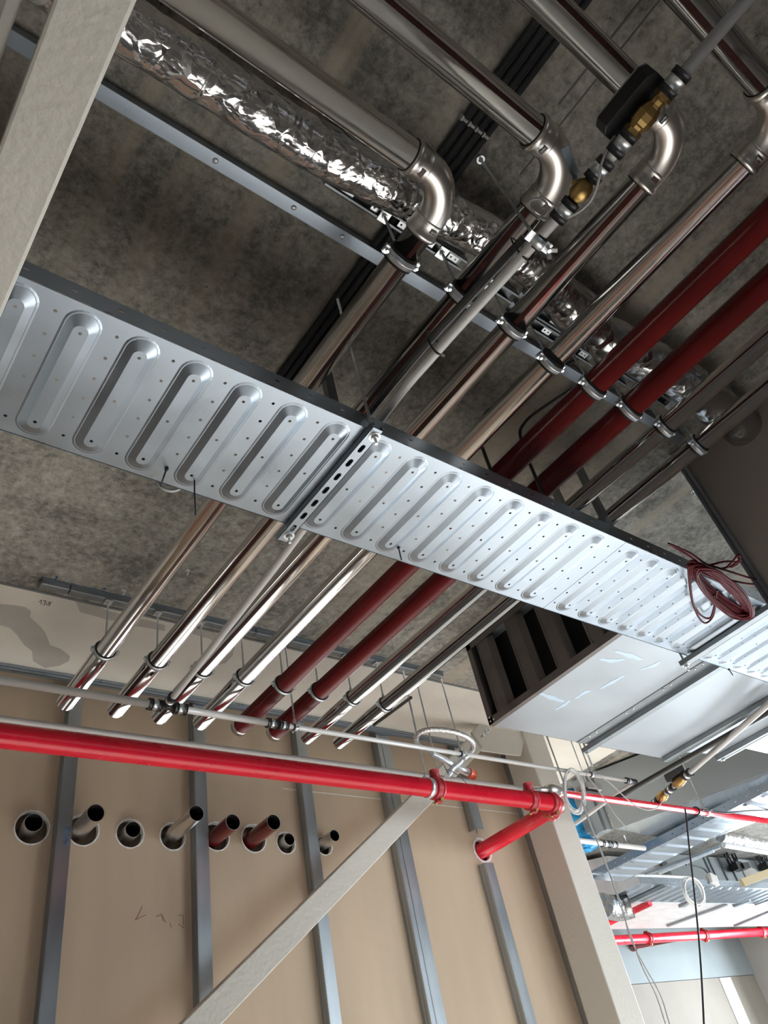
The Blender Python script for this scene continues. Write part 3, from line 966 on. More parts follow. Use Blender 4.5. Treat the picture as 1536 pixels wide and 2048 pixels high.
# trapeze bracket with slots under the first joint
def trapeze(x, ya, yb, z, label, mm, slots=True, w=0.041, rods=((0.915, TOP), (1.335, 1.36)), rdx=0.0):
    t = thing('tray_bracket', (x, (ya + yb) / 2, z - 0.02), label, 'bracket')
    b = MB()
    zb = z - 0.021
    loops = [rect(x - w / 2, x + w / 2, ya, yb)]
    if slots:
        n = 7
        for k in range(n):
            loops.append(stadium(x, ya + 0.075 + k * (yb - ya - 0.135) / (n - 1) * 1.0, 0.0065, 0.0145, 6))
    b.poly(loops, lambda X, Y: (X, Y, zb), flip=True)
    b.poly(loops, lambda X, Y: (X, Y, zb + 0.002))
    b.box(x - w / 2, x - w / 2 + 0.002, ya, yb, zb, z - 0.0005)
    b.box(x + w / 2 - 0.002, x + w / 2, ya, yb, zb, z - 0.0005)
    b.box(x - w / 2, x - w / 2 + 0.010, ya, yb, z - 0.002, z - 0.0005)
    b.build('channel', mm, t)
    x = x + rdx
    for (yy, zt) in rods:
        b = MB(); b.cyl((x, yy, zb - 0.028), (x, yy, zt), 0.0045, 12); b.build('threaded_rod', M['zinc'], t)
        b = MB(); b.lathe((x, yy, zb - 0.002), (0, 0, 1), [(0, 0.016), (0.002, 0.016)], 24); b.hexbolt((x, yy, zb - 0.011), (0, 0, 1), 0.0105, 0.009)
        b.build('nut', M['zinc'], t)
    return t


trapeze(0.982, 0.885, 1.362, ZT, 'slotted cross bracket with nuts bolted under the cable tray at its first joint', M['galv'], rods=((0.910, TOP), (1.335, TOP)), w=0.034, rdx=0.0065)
trapeze(2.992, 0.875, 1.350, ZT - 0.0125, 'dark closed cross bracket under the right length of the cable tray', M['galv_dark'], slots=False, rods=((0.890, TOP), (1.335, TOP)), w=0.041)

# upright hanger channels from the slab into the tray
for (x, y, lab) in ((1.075, 1.12, 'dark upright hanger channel behind the leftmost pipe'), (2.285, 1.03, 'dark upright hanger channel between the red and thin pipes'), (2.285, 1.17, 'dark upright hanger channel just behind the one between the red and thin pipes')):
    b = MB(); b.box(x - 0.018, x + 0.018, y - 0.004, y, ZT + 0.002, TOP); b.box(x - 0.018, x - 0.015, y, y + 0.018, ZT + 0.002, TOP); b.box(x + 0.015, x + 0.018, y, y + 0.018, ZT + 0.002, TOP)
    tag(b.build('hanger_channel', M['galv_dark']), lab, 'hanger', 'upright tray hangers')

# ------------------------------------------------------------------ composite pipes with press couplings
def coupling(parent, c, axis, r, L=0.046):
    a = Vector(axis).normalized(); c = Vector(c)
    g = MB()
    g.cyl(c - a * L * 0.23, c + a * L * 0.23, r + 0.0055, 24)
    for k in range(3):
        _, u_, w_ = frame_of(a)
        d = (u_ * cos(0.9) + w_ * sin(0.9))
    g_ = g.build('press_sleeve', M['zinc'], parent)
    g = MB()
    for s_ in (-1, 1):
        g = MB()
        g.cyl(c + a * s_ * L * 0.22, c + a * s_ * L * 0.55, r + 0.0085, 24)
        g.build('coupling_ring', M['black'], parent)


W0 = [(1.213, 2.605, 1.635), (1.185, 2.1, 1.633), (1.148, 1.519, 1.63), (1.093, 0.95, 1.63), (1.090, 0.70, 1.63), (1.100, 0.40, 1.63), (1.106, 0.22, 1.63)]
t = thing('water_pipe', (1.1, 0.6, 1.63), 'grey composite water pipe with brass valves running below the steel pipes', 'pipe')
b = MB(); b.tube(smooth_path(W0, 8), 0.0140, 28); b.build('pipe_run', M['pipe_grey'], t)
b = MB(); b.cyl((1.106, 0.115, 1.63), (1.107, 0.06, 1.63), 0.0140, 28); b.cyl((1.109, -0.085, 1.63), (1.106, -5.0, 1.63), 0.0140, 28); b.build('pipe_run', M['pipe_grey'], t)
for yy in (0.235, 0.122, 0.052, -0.098):
    coupling(t, (1.107, yy, 1.63), (0, 1, 0), 0.014, 0.05)
coupling(t, (1.211, 2.585, 1.635), (0.06, 1, 0), 0.013, 0.05)
vlv = thing('check_valve', (1.106, 0.178, 1.63), 'small brass ball valve with grey-blue lever on the composite pipe', 'valve')
b = MB(); b.lathe((1.106, 0.150, 1.63), (0, 1, 0), [(0, 0.012), (0.004, 0.014), (0.012, 0.022), (0.028, 0.025), (0.044, 0.022), (0.052, 0.015), (0.058, 0.015)], 28)
b.cyl((1.106, 0.178, 1.63), (1.106, 0.178, 1.675), 0.008, 16)
b.build('valve_body', M['brass'], vlv)
b = MB(); pA = Vector((1.106, 0.178, 1.674)); q = at_z(1150, 350, 1.69); q2 = at_z(1129, 294, 1.70)
b.bar(pA, q, (0, 0, 1), 0.012, 0.003); b.bar(q, q2, (0, 0, 1), 0.020, 0.003)
b.build('lever', mat('blue_grey_lever', (0.22, 0.27, 0.32), 0.35, 0.6), vlv)
act = thing('motor_valve', (1.107, -0.02, 1.63), 'brass valve with a black octagonal actuator box on the composite pipe', 'valve')
b = MB(); b.lathe((1.107, 0.032, 1.63), (0, -1, 0), [(0, 0.012), (0.014, 0.012), (0.015, 0.018), (0.026, 0.020), (0.030, 0.024), (0.040, 0.0255), (0.056, 0.0255), (0.062, 0.023), (0.072, 0.020), (0.078, 0.015), (0.088, 0.016), (0.100, 0.014), (0.112, 0.014)], 8)
b.cyl((1.107, -0.02, 1.63), (1.107, -0.02, 1.67), 0.010, 16)
b.sm = [False] * len(b.sm)
b.tube([(1.107, 0.030, 1.63), (1.107, 0.014, 1.63)], 0.0225, 6, smooth=False)
b.tube([(1.107, -0.062, 1.63), (1.107, -0.078, 1.63)], 0.0225, 6, smooth=False)
b.build('valve_body', M['brass'], act)
b = MB()
oc = [(-0.030, -0.066), (0.030, -0.066), (0.030, -0.020 + 0.03), (0.030, 0.050), (0.018, 0.062), (-0.018, 0.062), (-0.030, 0.050)]
oct_ = [(1.100 + px_, -0.014 + py_) for px_, py_ in [(-0.024, -0.078), (0.024, -0.078), (0.036, -0.062), (0.036, 0.062), (0.024, 0.078), (-0.024, 0.078), (-0.036, 0.062), (-0.036, -0.062)]]
b.prism(oct_, 1.662, 1.715)
b.build('actuator_box', M['black'], act, bevel=0.003)
MB().prism([(px_, py_) for px_, py_ in oct_], 1.716, 1.720).build('grey_lid', M['cable_grey'], act)

t = thing('pipe_hanger', (1.107, 0.325, 1.63), 'bright rail clamp holding the composite pipe below the ceiling anchor', 'pipe clamp', 'water pipe clamps')
b = MB(); b.ring((1.107, 0.325, 1.63), (0, 1, 0), 0.0175, 0.0200, 0.026, 28); b.box(1.132 - 0.004, 1.132 + 0.016, 0.312, 0.338, 1.627, 1.633); b.box(1.07, 1.088, 0.312, 0.338, 1.627, 1.633)
b.build('clamp_ring', M['zinc'], t)
b = MB()
for sg in (-1, 1):
    b.bar((1.140, 0.325, 1.618), (1.152, 0.325 + sg * 0.014, 1.606), (0, 0, 1), 0.010, 0.004)
b.hexbolt((1.140, 0.325, 1.612), (0, 0, 1), 0.006, 0.02)
b.build('wing_nut', M['zinc'], t)
MB().ring((1.107, 0.325, 1.63), (0, 1, 0), 0.0142, 0.0175, 0.034, 28).build('rubber_lining', M['rubber'], t)
MB().cyl((1.106, 0.325, 1.655), (1.101, 0.333, TOP), 0.0042, 12).build('rod', M['zinc'], t)
MB().ring((1.101, 0.333, TOP - 0.004), (0, 0, 1), 0.007, 0.0125, 0.006, 24).build('anchor_collar', M['zinc'], t)

# dark twin pipe strapped alongside
b = MB(); b.tube(smooth_path([(1.095, 1.28, 1.675), (1.078, 0.95, 1.672), (1.078, 0.70, 1.672), (1.094, 0.42, 1.672), (1.100, 0.345, 1.672)], 6), 0.0125, 20)
tag(b.build('twin_pipe', M['pipe_dark']), 'short dark grey pipe strapped along the top of the light composite water pipe', 'pipe')
for (y, x, lab) in ((0.372, 1.104, 'black cable tie around the twin pipes near the rail clamp'), (0.70, 1.088, 'black cable tie around the twin pipes in the middle of the bay')):
    b = MB(); lp = [(x + 0.020 * cos(a_), y, 1.665 + 0.052 * sin(a_)) for a_ in [2 * pi * k / 24 for k in range(24)]]
    b.tube(lp, 0.0025, 6, closed=True); b.box(x + 0.014, x + 0.026, y - 0.004, y + 0.004, 1.620, 1.630)
    tag(b.build('cable_tie', M['black']), lab, 'cable tie', 'cable ties on the pipes')

for u, v, lab in ((247, 1181, 'small anchor bolt sticking out of the slab beside the first wall-side rod'), (375, 1141, 'pair of tiny anchor screws in the slab between the first and second pipes'), (1385, 983, 'cut anchor rod end in the slab near the partition edge')):
    p = at_z(u, v, TOP)
    b = MB(); b.cyl((p.x, p.y, TOP - 0.022), (p.x, p.y, TOP), 0.0045, 10); b.lathe((p.x, p.y, TOP - 0.003), (0, 0, 1), [(0, 0.011), (0.0025, 0.011)], 16)
    tag(b.build('anchor_bolt', M['zinc']), lab, 'bolt', 'anchor bolts in the slab')

# thin actuator cable
P = [at_z(u, v, z) for u, v, z in [(1236, 262, 1.68), (1218, 290, 1.64), (1202, 330, 1.61), (1200, 350, 1.6), (1190, 385, 1.595), (1176, 408, 1.6), (1150, 428, 1.61), (1120, 438, 1.63), (1085, 436, 1.66), (1062, 420, 1.69), (1060, 402, 1.70), (1078, 397, 1.70), (1094, 408, 1.69), (1092, 428, 1.68), (1075, 438, 1.70)]]
b = MB(); b.tube(smooth_path(P, 6), 0.003, 10)
tag(b.build('actuator_cable', M['cable_grey']), 'thin grey cable looping from the black actuator past the brass valve', 'cable')

# white cross pipe in front of the board wall
ZW = 1.632
t = thing('water_pipe', (2.0, 2.635, ZW), 'white composite pipe running along the board wall just above the bright red pipe', 'pipe')
MB().cyl((-2.5, 2.638, ZW), (1.185, 2.636, ZW), 0.0165, 28).build('pipe_run', M['pipe_white'], t)
MB().cyl((1.26, 2.636, ZW), (1.735, 2.636, ZW), 0.0150, 28).build('pipe_run', M['pipe_white'], t)
MB().cyl((1.76, 2.636, ZW), (4.34, 2.640, ZW), 0.0115, 24).build('pipe_run', M['pipe_white'], t)
coupling(t, (1.165, 2.636, ZW), (1, 0, 0), 0.0165, 0.05); coupling(t, (1.275, 2.636, ZW), (1, 0, 0), 0.0165, 0.05)
coupling(t, (1.715, 2.636, ZW), (1, 0, 0), 0.0145, 0.045); coupling(t, (1.775, 2.636, ZW), (1, 0, 0), 0.013, 0.04)
MB().cyl((1.18, 2.636, ZW), (1.26, 2.636, ZW), 0.014, 16).cyl((1.213, 2.636, ZW), (1.212, 2.59, ZW), 0.014, 16).build('tee', M['black'], t)
coupling(t, (4.335, 2.640, ZW), (1, 0, 0), 0.0115, 0.05)
MB().cyl((4.34, 2.640, ZW), (4.41, 2.640, ZW), 0.017, 16).build('end_tee', M['black'], t)
for (x, lab) in ((1.84, 'double-screw clamp holding the white pipe where it passes the second red pipe'), (2.88, 'clamp holding the white pipe inside the braided hose loop'), (3.96, 'clamp holding the white pipe beside the grey cable coil')):
    h = thing('pipe_hanger', (x, 2.636, ZW), lab, 'pipe clamp', 'white pipe clamps')
    rr = 0.0125
    b = MB(); b.ring((x, 2.637, ZW), (1, 0, 0), rr + 0.003, rr + 0.006, 0.018, 24); b.box(x - 0.009, x + 0.009, 2.637 - rr - 0.018, 2.637 - rr - 0.004, ZW - 0.003, ZW + 0.003); b.box(x - 0.009, x + 0.009, 2.637 + rr + 0.004, 2.637 + rr + 0.018, ZW - 0.003, ZW + 0.003)
    b.build('clamp_ring', M['zinc'], h)
    MB().ring((x, 2.637, ZW), (1, 0, 0), rr - 0.0005, rr + 0.003, 0.026, 24).build('rubber_lining', M['rubber'], h)
    b = MB(); b.cyl((x, 2.637, ZW + rr + 0.004), (x, 2.640, TOP - 0.032 if x < 2.9 else TOP), 0.0042, 12); b.hexbolt((x, 2.637, ZW + rr + 0.004), (0, 0, 1), 0.008, 0.022); b.build('rod', M['zinc'], h)
    for sg in (-1, 1):
        MB().hexbolt((x, 2.637 + sg * (rr + 0.012), ZW - 0.014), (0, 0, 1), 0.005, 0.026).build('screw', M['zinc'], h)

# thin grey pipe behind the red main
tag(MB().cyl((-2.5, 2.85, 1.60), (3.62, 2.85, 1.60), 0.0125, 20).build('grey_pipe', M['pipe_grey']), 'thin pale grey pipe running right behind the bright red pipe', 'pipe')
# short dark conduit under the last pipes
tag(MB().cyl(at_z(748, 1450, 1.86), at_z(822, 1395, 1.80), 0.0085, 14).build('conduit_end', M['pipe_dark']), 'short dark conduit end poking out below the rightmost thin pipe', 'conduit')

# ------------------------------------------------------------------ bright red main
ZR, YR, RR = 1.43, 2.66, 0.0440


def grooved(parent, c, axis, r, w=0.045, name='grooved_coupling', ear_dir=(0, 0, 1)):
    a, u_, w_ = frame_of(axis)
    c = Vector(c)
    b = MB()
    b.lathe(c - a * (w / 2), a, [(0, r + 0.001), (0.002, r + 0.012), (w * 0.28, r + 0.0155), (w * 0.36, r + 0.010), (w * 0.64, r + 0.010), (w * 0.72, r + 0.0155), (w - 0.002, r + 0.012), (w, r + 0.001)], 40)
    e = Vector(ear_dir); e = (e - a * e.dot(a)).normalized(); f = a.cross(e)
    for s_ in (-1, 1):
        b.obox(c + e * s_ * (r + 0.018), a, f, e, w * 0.36, 0.011, 0.011)
    o = b.build(name, M['red_fit'], parent, bevel=0.002)
    for s_ in (-1, 1):
        g = MB(); p = c + e * s_ * (r + 0.021)
        g.cyl(p - f * 0.028, p + f * 0.028, 0.0055, 12); g.hexbolt(p - f * 0.030, f, 0.009, 0.009); g.hexbolt(p + f * 0.020, f, 0.009, 0.009)
        g.build('bolt', M['gold'], o)
    return o


t = thing('sprinkler_main', (2.0, YR, ZR), 'bright red sprinkler main along the board wall, turning into the wall at the column', 'pipe')
MB().cyl((-2.6, YR, ZR), (3.50, YR, ZR), RR, 64).build('main_run', M['red'], t)
b = MB(); b.tube([(3.60 - 0.0 + 0.0, YR + 0.02, ZR), (3.60, 3.40, ZR)], RR, 56); b.build('branch_run', M['red'], t)
b = MB(); arc = [(3.60 - 0.07 + 0.07 * sin(a_), YR + 0.07 - 0.07 * cos(a_), ZR) for a_ in [pi / 2 * k / 12 for k in range(13)]]
b.tube(arc, RR + 0.004, 40); b.build('elbow', M['red_fit'], t)
grooved(t, (3.515, YR, ZR), (1, 0, 0), RR)
grooved(t, (3.60, YR + 0.085, ZR), (0, 1, 0), RR, ear_dir=(1, 0, 0.3))
for (x, zz) in ((2.655, 0), (3.345, 0)):
    o = grooved(t, (x, YR, ZR), (1, 0, 0), RR - 0.003, 0.052, 'tee_saddle')
    b = MB(); b.cyl((x, YR - 0.01, ZR), (x, YR - 0.015, ZR + RR + 0.045), 0.026, 24); b.build('outlet_neck', M['red_fit'], o)
# clamp of the main
h = thing('pipe_hanger', (2.605, YR, ZR), 'bright clamp hanging the red main from two rods, beside its left saddle', 'pipe clamp', 'red main clamps')
b = MB(); b.ring((2.605, YR, ZR), (1, 0, 0), RR + 0.001, RR + 0.005, 0.028, 40); b.box(2.592, 2.618, YR - 0.012, YR + 0.012, ZR + RR, ZR + RR + 0.018)
b.build('clamp_ring', M['zinc'], h)
MB().cyl((2.605, YR, ZR + RR + 0.004), (2.605, YR - 0.012, TOP - 0.002), 0.0055, 12).build('rod', M['zinc'], h)
MB().cyl((2.70, YR, ZR + RR + 0.004), (2.69, YR - 0.012, TOP - 0.002), 0.0045, 12).build('second_rod', M['zinc'], h)
h = thing('pipe_hanger', (3.42, YR, ZR), 'thin threaded rod dropping past the column to the red elbow', 'pipe clamp', 'red main clamps')
MB().cyl((3.64, YR - 0.04, ZR + RR + 0.02), (3.63, YR - 0.04, TOP), 0.0048, 12).build('rod', M['zinc'], h)

# silver cap elbow and thin red line to the right
t = thing('sprinkler_line', (4.6, 2.665, 1.50), 'thin red sprinkler line running right from the silver elbow', 'pipe')
MB().cyl((3.60, 2.665, 1.50), (7.2, 2.665, 1.50), 0.0205, 32).build('line_run', M['red'], t)
b = MB(); b.tube([(3.345, YR - 0.01, 1.475), (3.345, YR - 0.01, 1.505), (3.37, YR - 0.005, 1.52), (3.44, YR, 1.515), (3.56, YR + 0.004, 1.50), (3.62, YR + 0.004, 1.50)], [0.024, 0.026, 0.029, 0.028, 0.029, 0.025], 28)
cap = MB(); cap.lathe((3.50, 2.655, 1.50), (1, 0, 0), [(0, 0.012), (0.012, 0.031), (0.035, 0.040), (0.065, 0.041), (0.09, 0.039), (0.11, 0.032), (0.112, 0.022)], 28)
cap.cyl((3.35, 2.652, 1.485), (3.51, 2.655, 1.50), 0.020, 20)
cap.build('silver_elbow', M['satin'], t)
p = at_z(1413, 1625, 1.5)
h = thing('pipe_hanger', (p.x, 2.665, 1.5), 'rod and clamp holding the thin red line above the far cable tray', 'pipe clamp', 'thin line clamps')
b = MB(); b.ring((p.x, 2.665, 1.50), (1, 0, 0), 0.022, 0.027, 0.022, 24); b.box(p.x - 0.01, p.x + 0.01, 2.665 - 0.045, 2.665 - 0.024, 1.496, 1.503); b.box(p.x - 0.01, p.x + 0.01, 2.69, 2.71, 1.496, 1.503)
b.build('clamp_ring', M['zinc'], h)
MB().cyl((p.x, 2.665, 1.525), (p.x, 2.67, TOP), 0.0055, 12).build('rod', M['zinc'], h)

# braided hose loop with orange cap
t = thing('sprinkler_hose', (2.75, 2.62, 1.6), 'braided steel hose looped above the red main with an orange end cap', 'hose')
H = [(893, 1552, 1.52), (905, 1538, 1.56), (925, 1518, 1.60), (943, 1502, 1.665), (945, 1486, 1.675), (930, 1472, 1.68), (900, 1462, 1.68), (865, 1459, 1.68), (840, 1465, 1.68), (831, 1480, 1.675), (840, 1494, 1.66), (865, 1508, 1.61), (890, 1520, 1.59), (905, 1530, 1.59)]
P = [at_z(u, v, z) for u, v, z in H]
b = MB(); b.tube(smooth_path(P[2:12], 8), 0.0140, 18); b.build('braided_hose', M['braid'], t)
b = MB(); b.tube(smooth_path([P[0], P[1], P[2]], 4), 0.0165, 18); b.tube([P[11], P[12], P[13]], [0.013, 0.0165, 0.0165], 18)
b.cyl(P[13], at_z(938, 1546, 1.56), 0.0195, 18); b.build('hose_end', M['zinc'], t)
b = MB(); b.cyl(at_z(937, 1545, 1.56), at_z(947, 1551, 1.553), 0.024, 20); b.build('orange_cap', M['orange'], t)
P = [at_z(u, v, 1.5) for u, v in [(898, 1540), (918, 1552), (938, 1572), (957, 1592)]]
b = MB(); b.tube(smooth_path([at_z(888, 1530, 1.56), at_z(896, 1546, 1.50)] + P, 5), 0.002, 6)
b.ring(at_z(897, 1545, 1.545), (0.6, -0.6, 0.3), 0.0165, 0.0195, 0.004, 20)
tag(b.build('cable_tie', M['black']), 'long black cable tie sticking out below the braided hose', 'cable tie', 'cable ties on the hose')

# ------------------------------------------------------------------ louvred duct
DX, DY0, DY1, DZ0, DZ1 = 2.754, 1.405, 2.290, 1.60, 2.065
t = thing('air_duct', (3.6, 1.85, DZ0), 'large rectangular galvanised air duct with an open louvred end above the cable tray', 'duct')
XE = 4.215
b = MB()
b.box(DX + 0.02, XE, DY0, DY1, DZ0, DZ0 + 0.002); b.box(DX + 0.02, XE, DY0, DY1, DZ1 - 0.002, DZ1)
b.box(DX + 0.02, XE, DY0, DY0 + 0.002, DZ0, DZ1); b.box(DX + 0.02, XE, DY1 - 0.002, DY1, DZ0, DZ1)
b.build('duct_body', M['galv_light'], t)
b = MB(); b.box(DX + 0.11, DX + 0.115, DY0 + 0.003, DY1 - 0.003, DZ0 + 0.003, DZ1 - 0.003); b.build('shade_plate', M['inside_shade'], t)  # added black sheet that paints the shade behind the blades
b = MB()
for (ya, yb, za, zb) in ((DY0 - 0.002, DY1 + 0.002, DZ0 - 0.001, DZ0 + 0.034), (DY0 - 0.002, DY1 + 0.002, DZ1 - 0.034, DZ1 + 0.001), (DY0 - 0.002, DY0 + 0.030, DZ0, DZ1), (DY1 - 0.030, DY1 + 0.002, DZ0, DZ1)):
    b.box(DX, DX + 0.004, ya, yb, za, zb)
b.box(DX, DX + 0.03, DY0 - 0.002, DY1 + 0.002, DZ0 - 0.002, DZ0 - 0.0005)
b.box(DX + 0.004, DX + 0.04, DY1 - 0.033, DY1 - 0.03, DZ0, DZ1); b.box(DX + 0.004, DX + 0.04, DY0 + 0.03, DY1 - 0.03, DZ0 + 0.034, DZ0 + 0.037)
fr = b.build('louvre_frame', M['louvre'], t)
for (yy, zz) in ((DY1 - 0.014, DZ0 + 0.015), (DY1 - 0.014, DZ0 + 0.035), (DY1 - 0.035, DZ0 + 0.015), (DY0 + 0.012, DZ0 + 0.012)):
    MB().lathe((DX, yy, zz), (-1, 0, 0), [(0, 0.006), (0.002, 0.005), (0.003, 0.001)], 12).build('rivet', M['zinc'], fr)
for (ya, yb) in ((2.136, 2.223), (1.917, 2.006), (1.715, 1.803), (1.503, 1.588)):
    b = MB()
    prof = [(DX + 0.055, yb + 0.052), (DX + 0.035, yb + 0.02), (DX + 0.006, yb), (DX + 0.006, ya), (DX + 0.030, ya - 0.006), (DX + 0.033, ya - 0.002), (DX + 0.010, ya + 0.006), (DX + 0.010, yb - 0.004), (DX + 0.04, yb + 0.018), (DX + 0.058, yb + 0.05)]
    yb2 = yb
    prof = [(DX + 0.006, yb), (DX + 0.006, ya), (DX + 0.030, ya - 0.022), (DX + 0.034, ya - 0.019), (DX + 0.012, ya + 0.003), (DX + 0.012, yb)]
    b.prism(prof, DZ0 + 0.034, DZ1 - 0.034)
    b.box(DX + 0.004, DX + 0.006, ya + 0.006, ya + 0.009, DZ0 + 0.034, DZ1 - 0.034)
    b.box(DX + 0.004, DX + 0.006, yb - 0.012, yb - 0.009, DZ0 + 0.034, DZ1 - 0.034)
    b.build('louvre_blade', M['louvre'], t)
# joint flanges across the underside
def flange(parent, x, y0, y1, z, w=0.03, n=14):
    b = MB(); b.box(x - w, x - 0.003, y0, y1, z - 0.022, z - 0.0005); b.box(x + 0.003, x + w, y0, y1, z - 0.022, z - 0.0005)
    o = b.build('joint_flange', M['galv_dark'], parent, bevel=0.004)
    return o


# smears left by a blue film on the duct underside
for pl in ([(1078, 1386), (1105, 1396), (1130, 1404)], [(1200, 1318), (1226, 1322), (1250, 1318)], [(1230, 1302), (1262, 1312), (1285, 1320)], [(1110, 1420), (1128, 1410), (1140, 1400)], [(1200, 1378), (1226, 1364), (1250, 1350)], [(1280, 1340), (1310, 1330), (1320, 1322)], [(1150, 1398), (1172, 1384), (1180, 1384)]):
    P = [at_z(u, v, DZ0 - 0.0006) for u, v in pl]
    C_ = smooth_path(P, 4)
    b = MB(); L_ = []; R_ = []
    for i, p in enumerate(C_):
        d_ = (C_[min(i + 1, len(C_) - 1)] - C_[max(i - 1, 0)]).normalized(); n_ = Vector((-d_.y, d_.x, 0))
        w_ = 0.014 * sin(pi * (i + 0.6) / (len(C_) + 0.2)) + 0.003 * sin(i * 2.1)
        L_.append(p + n_ * w_); R_.append(p - n_ * w_)
    b.add(L_ + R_[::-1], [tuple(range(2 * len(C_)))])
    b.build('film_smear', M['blue_smear'], t)
fl = MB(); fl.box(3.42, 3.452, DY0, DY1, DZ0 - 0.004, DZ0 - 0.0005); flo = fl.build('seam_strip', M['galv_dark'], t)
for k, yy in enumerate((2.21, 2.16, 1.95, 1.90, 1.70, 1.65, 1.50, 1.45)):
    MB().lathe((3.435, yy, DZ0 - 0.004), (0, 0, -1), [(0, 0.007), (0.004, 0.006), (0.006, 0.001)], 12).build('screw', M['zinc'], flo)
fl2 = MB(); fl2.box(4.19, 4.245, DY0 - 0.02, DY1 - 0.01, DZ0 - 0.028, DZ0 - 0.001); fl2.build('joint_flange', M['galv_dark'], t, bevel=0.003)
# hanger channel under the duct
h = thing('duct_hanger', (3.53, 1.8, DZ0 - 0.03), 'dark channel slung on rods across the underside of the louvred duct', 'bracket')
b = MB(); b.box(3.505, 3.547, 1.32, 2.335, DZ0 - 0.030, DZ0 - 0.006); b.build('channel', M['galv_dark'], h)
MB().box(3.552, 3.556, 1.32, 2.33, DZ0 - 0.020, DZ0 - 0.006).build('edge_strip', M['galv_light'], h)
for yy in (2.322, ):
    MB().cyl((3.526, yy, DZ0 - 0.11), (3.526, yy, TOP), 0.0048, 12).hexbolt((3.526, yy, DZ0 - 0.04), (0, 0, 1), 0.009, 0.009).build('threaded_rod', M['zinc'], h)
# next duct section and its stiffeners to the right
t = thing('air_duct', (5.0, 1.75, DZ0), 'stepped galvanised duct section beyond the flange at the far right', 'duct')
b = MB()
b.prism([(4.25, DY0 - 0.1), (8.5, DY0 - 0.1), (8.5, 2.02), (4.70, 2.02), (4.62, 2.13), (4.44, 2.16), (4.25, 2.19)], DZ0, DZ1)
b.build('duct_body', M['galv_light'], t)
for (xx, yA) in ((4.62, 2.16), (5.12, 2.06)):
    MB().box(xx - 0.03, xx - 0.004, DY0 - 0.12, yA, DZ0 - 0.03, DZ0 - 0.001).box(xx + 0.004, xx + 0.03, DY0 - 0.12, yA, DZ0 - 0.03, DZ0 - 0.001).build('joint_flange', M['galv_dark'], t, bevel=0.003)
    MB().lathe((xx, yA - 0.03, DZ0 - 0.031), (0, 0, -1), [(0, 0.010), (0.008, 0.009), (0.010, 0.002)], 12).build('bolt', M['zinc'], t)

# ------------------------------------------------------------------ dark red cable coil hanging on the tray
t = thing('cable_coil', (2.6, 0.9, 1.40), 'tangled coil of dark red cable hanging over the right end of the tray', 'cable coil')
random.seed(11)
ctr = Vector((2.62, 0.93, 1.42))


def loop_px(pts, zs, r=0.0030, jit=0.0):
    P = [at_z(u + random.uniform(-jit, jit), v + random.uniform(-jit, jit), z) for (u, v), z in zip(pts, zs)]
    P = P + [P[0]]
    return smooth_path(P, 8)


b = MB()
for k in range(30):
    f_ = k / 29
    cx, cy = 1438 + f_ * 12, 1176 + f_ * 12
    Lh, Wh = 78 - 14 * abs(f_ - 0.4) + random.uniform(-7, 7), 9 + 19 * f_ + random.uniform(-3, 3)
    an = radians(40 + random.uniform(-4, 4))
    z0_ = 1.43 - 0.03 * f_
    pp = []
    for j in range(14):
        a_ = 2 * pi * j / 14
        ex, ey = Lh * cos(a_), Wh * sin(a_)
        pp.append(at_z(cx + ex * cos(an) - ey * sin(an) + random.uniform(-2, 2), cy + ex * sin(an) + ey * cos(an) + random.uniform(-2, 2), z0_ + 0.015 * sin(a_)))
    pp.append(pp[0])
    b.tube(smooth_path(pp, 5), 0.0038, 8)
b.build('coiled_turns', M['cable_red'], t)
b = MB()
for pl in ([(1376, 1128), (1378, 1160), (1384, 1200), (1396, 1232), (1410, 1246), (1424, 1236), (1430, 1215), (1428, 1190)],
           [(1380, 1140), (1382, 1180), (1388, 1212), (1404, 1232), (1420, 1236), (1428, 1215), (1434, 1180)],
           [(1337, 1087), (1358, 1096), (1380, 1106), (1398, 1118), (1412, 1128), (1430, 1135)],
           [(1340, 1090), (1372, 1108), (1392, 1122), (1404, 1135)],
           [(1412, 1128), (1450, 1140), (1500, 1156), (1528, 1162), (1535, 1168), (1500, 1168), (1460, 1160), (1430, 1150), (1400, 1135)],
           [(1420, 1130), (1452, 1123), (1476, 1126), (1462, 1134), (1480, 1118), (1476, 1110), (1464, 1124), (1452, 1136)],
           [(1440, 1138), (1470, 1130), (1484, 1118)]):
    b.tube(smooth_path([at_z(u, v, 1.425) for u, v in pl], 6), 0.0038, 8)
b.build('loose_end', M['cable_red'], t)

# cable ties and the loop of conduit poking below the tray
for pl, lab in (([(389, 944), (389, 984), (390, 1004), (391, 1030)], 'black cable tie hanging straight down from a tray rib'), ([(333, 938), (327, 955), (321, 972)], 'short black cable tie at the left edge of the tray rim'),
                ([(797, 1095), (800, 1108), (803, 1120)], 'small black cable tie at the tray rim above the red pipes'), ([(1458, 1339), (1466, 1351)], 'tiny black tie end at the far right tray rim')):
    b = MB(); P = [at_y(u, v, 1.26) for u, v in pl]
    b.tube(P, 0.0022, 6); b.obox(P[0], (1, 0, 0), (0, 1, 0), (0, 0, 1), 0.004, 0.004, 0.003)
    tag(b.build('cable_tie', M['black']), lab, 'cable tie', 'cable ties under the tray')
P = [at_y(u, v, 1.33) for u, v in [(318, 940), (317, 962), (324, 975), (338, 981), (352, 980), (362, 974), (370, 965)]]
b = MB(); b.tube(smooth_path(P, 6), 0.0048, 12)
tag(b.build('cable_loop', M['cable_grey']), 'grey cable loop sagging out behind the tray rim at the left', 'cable')
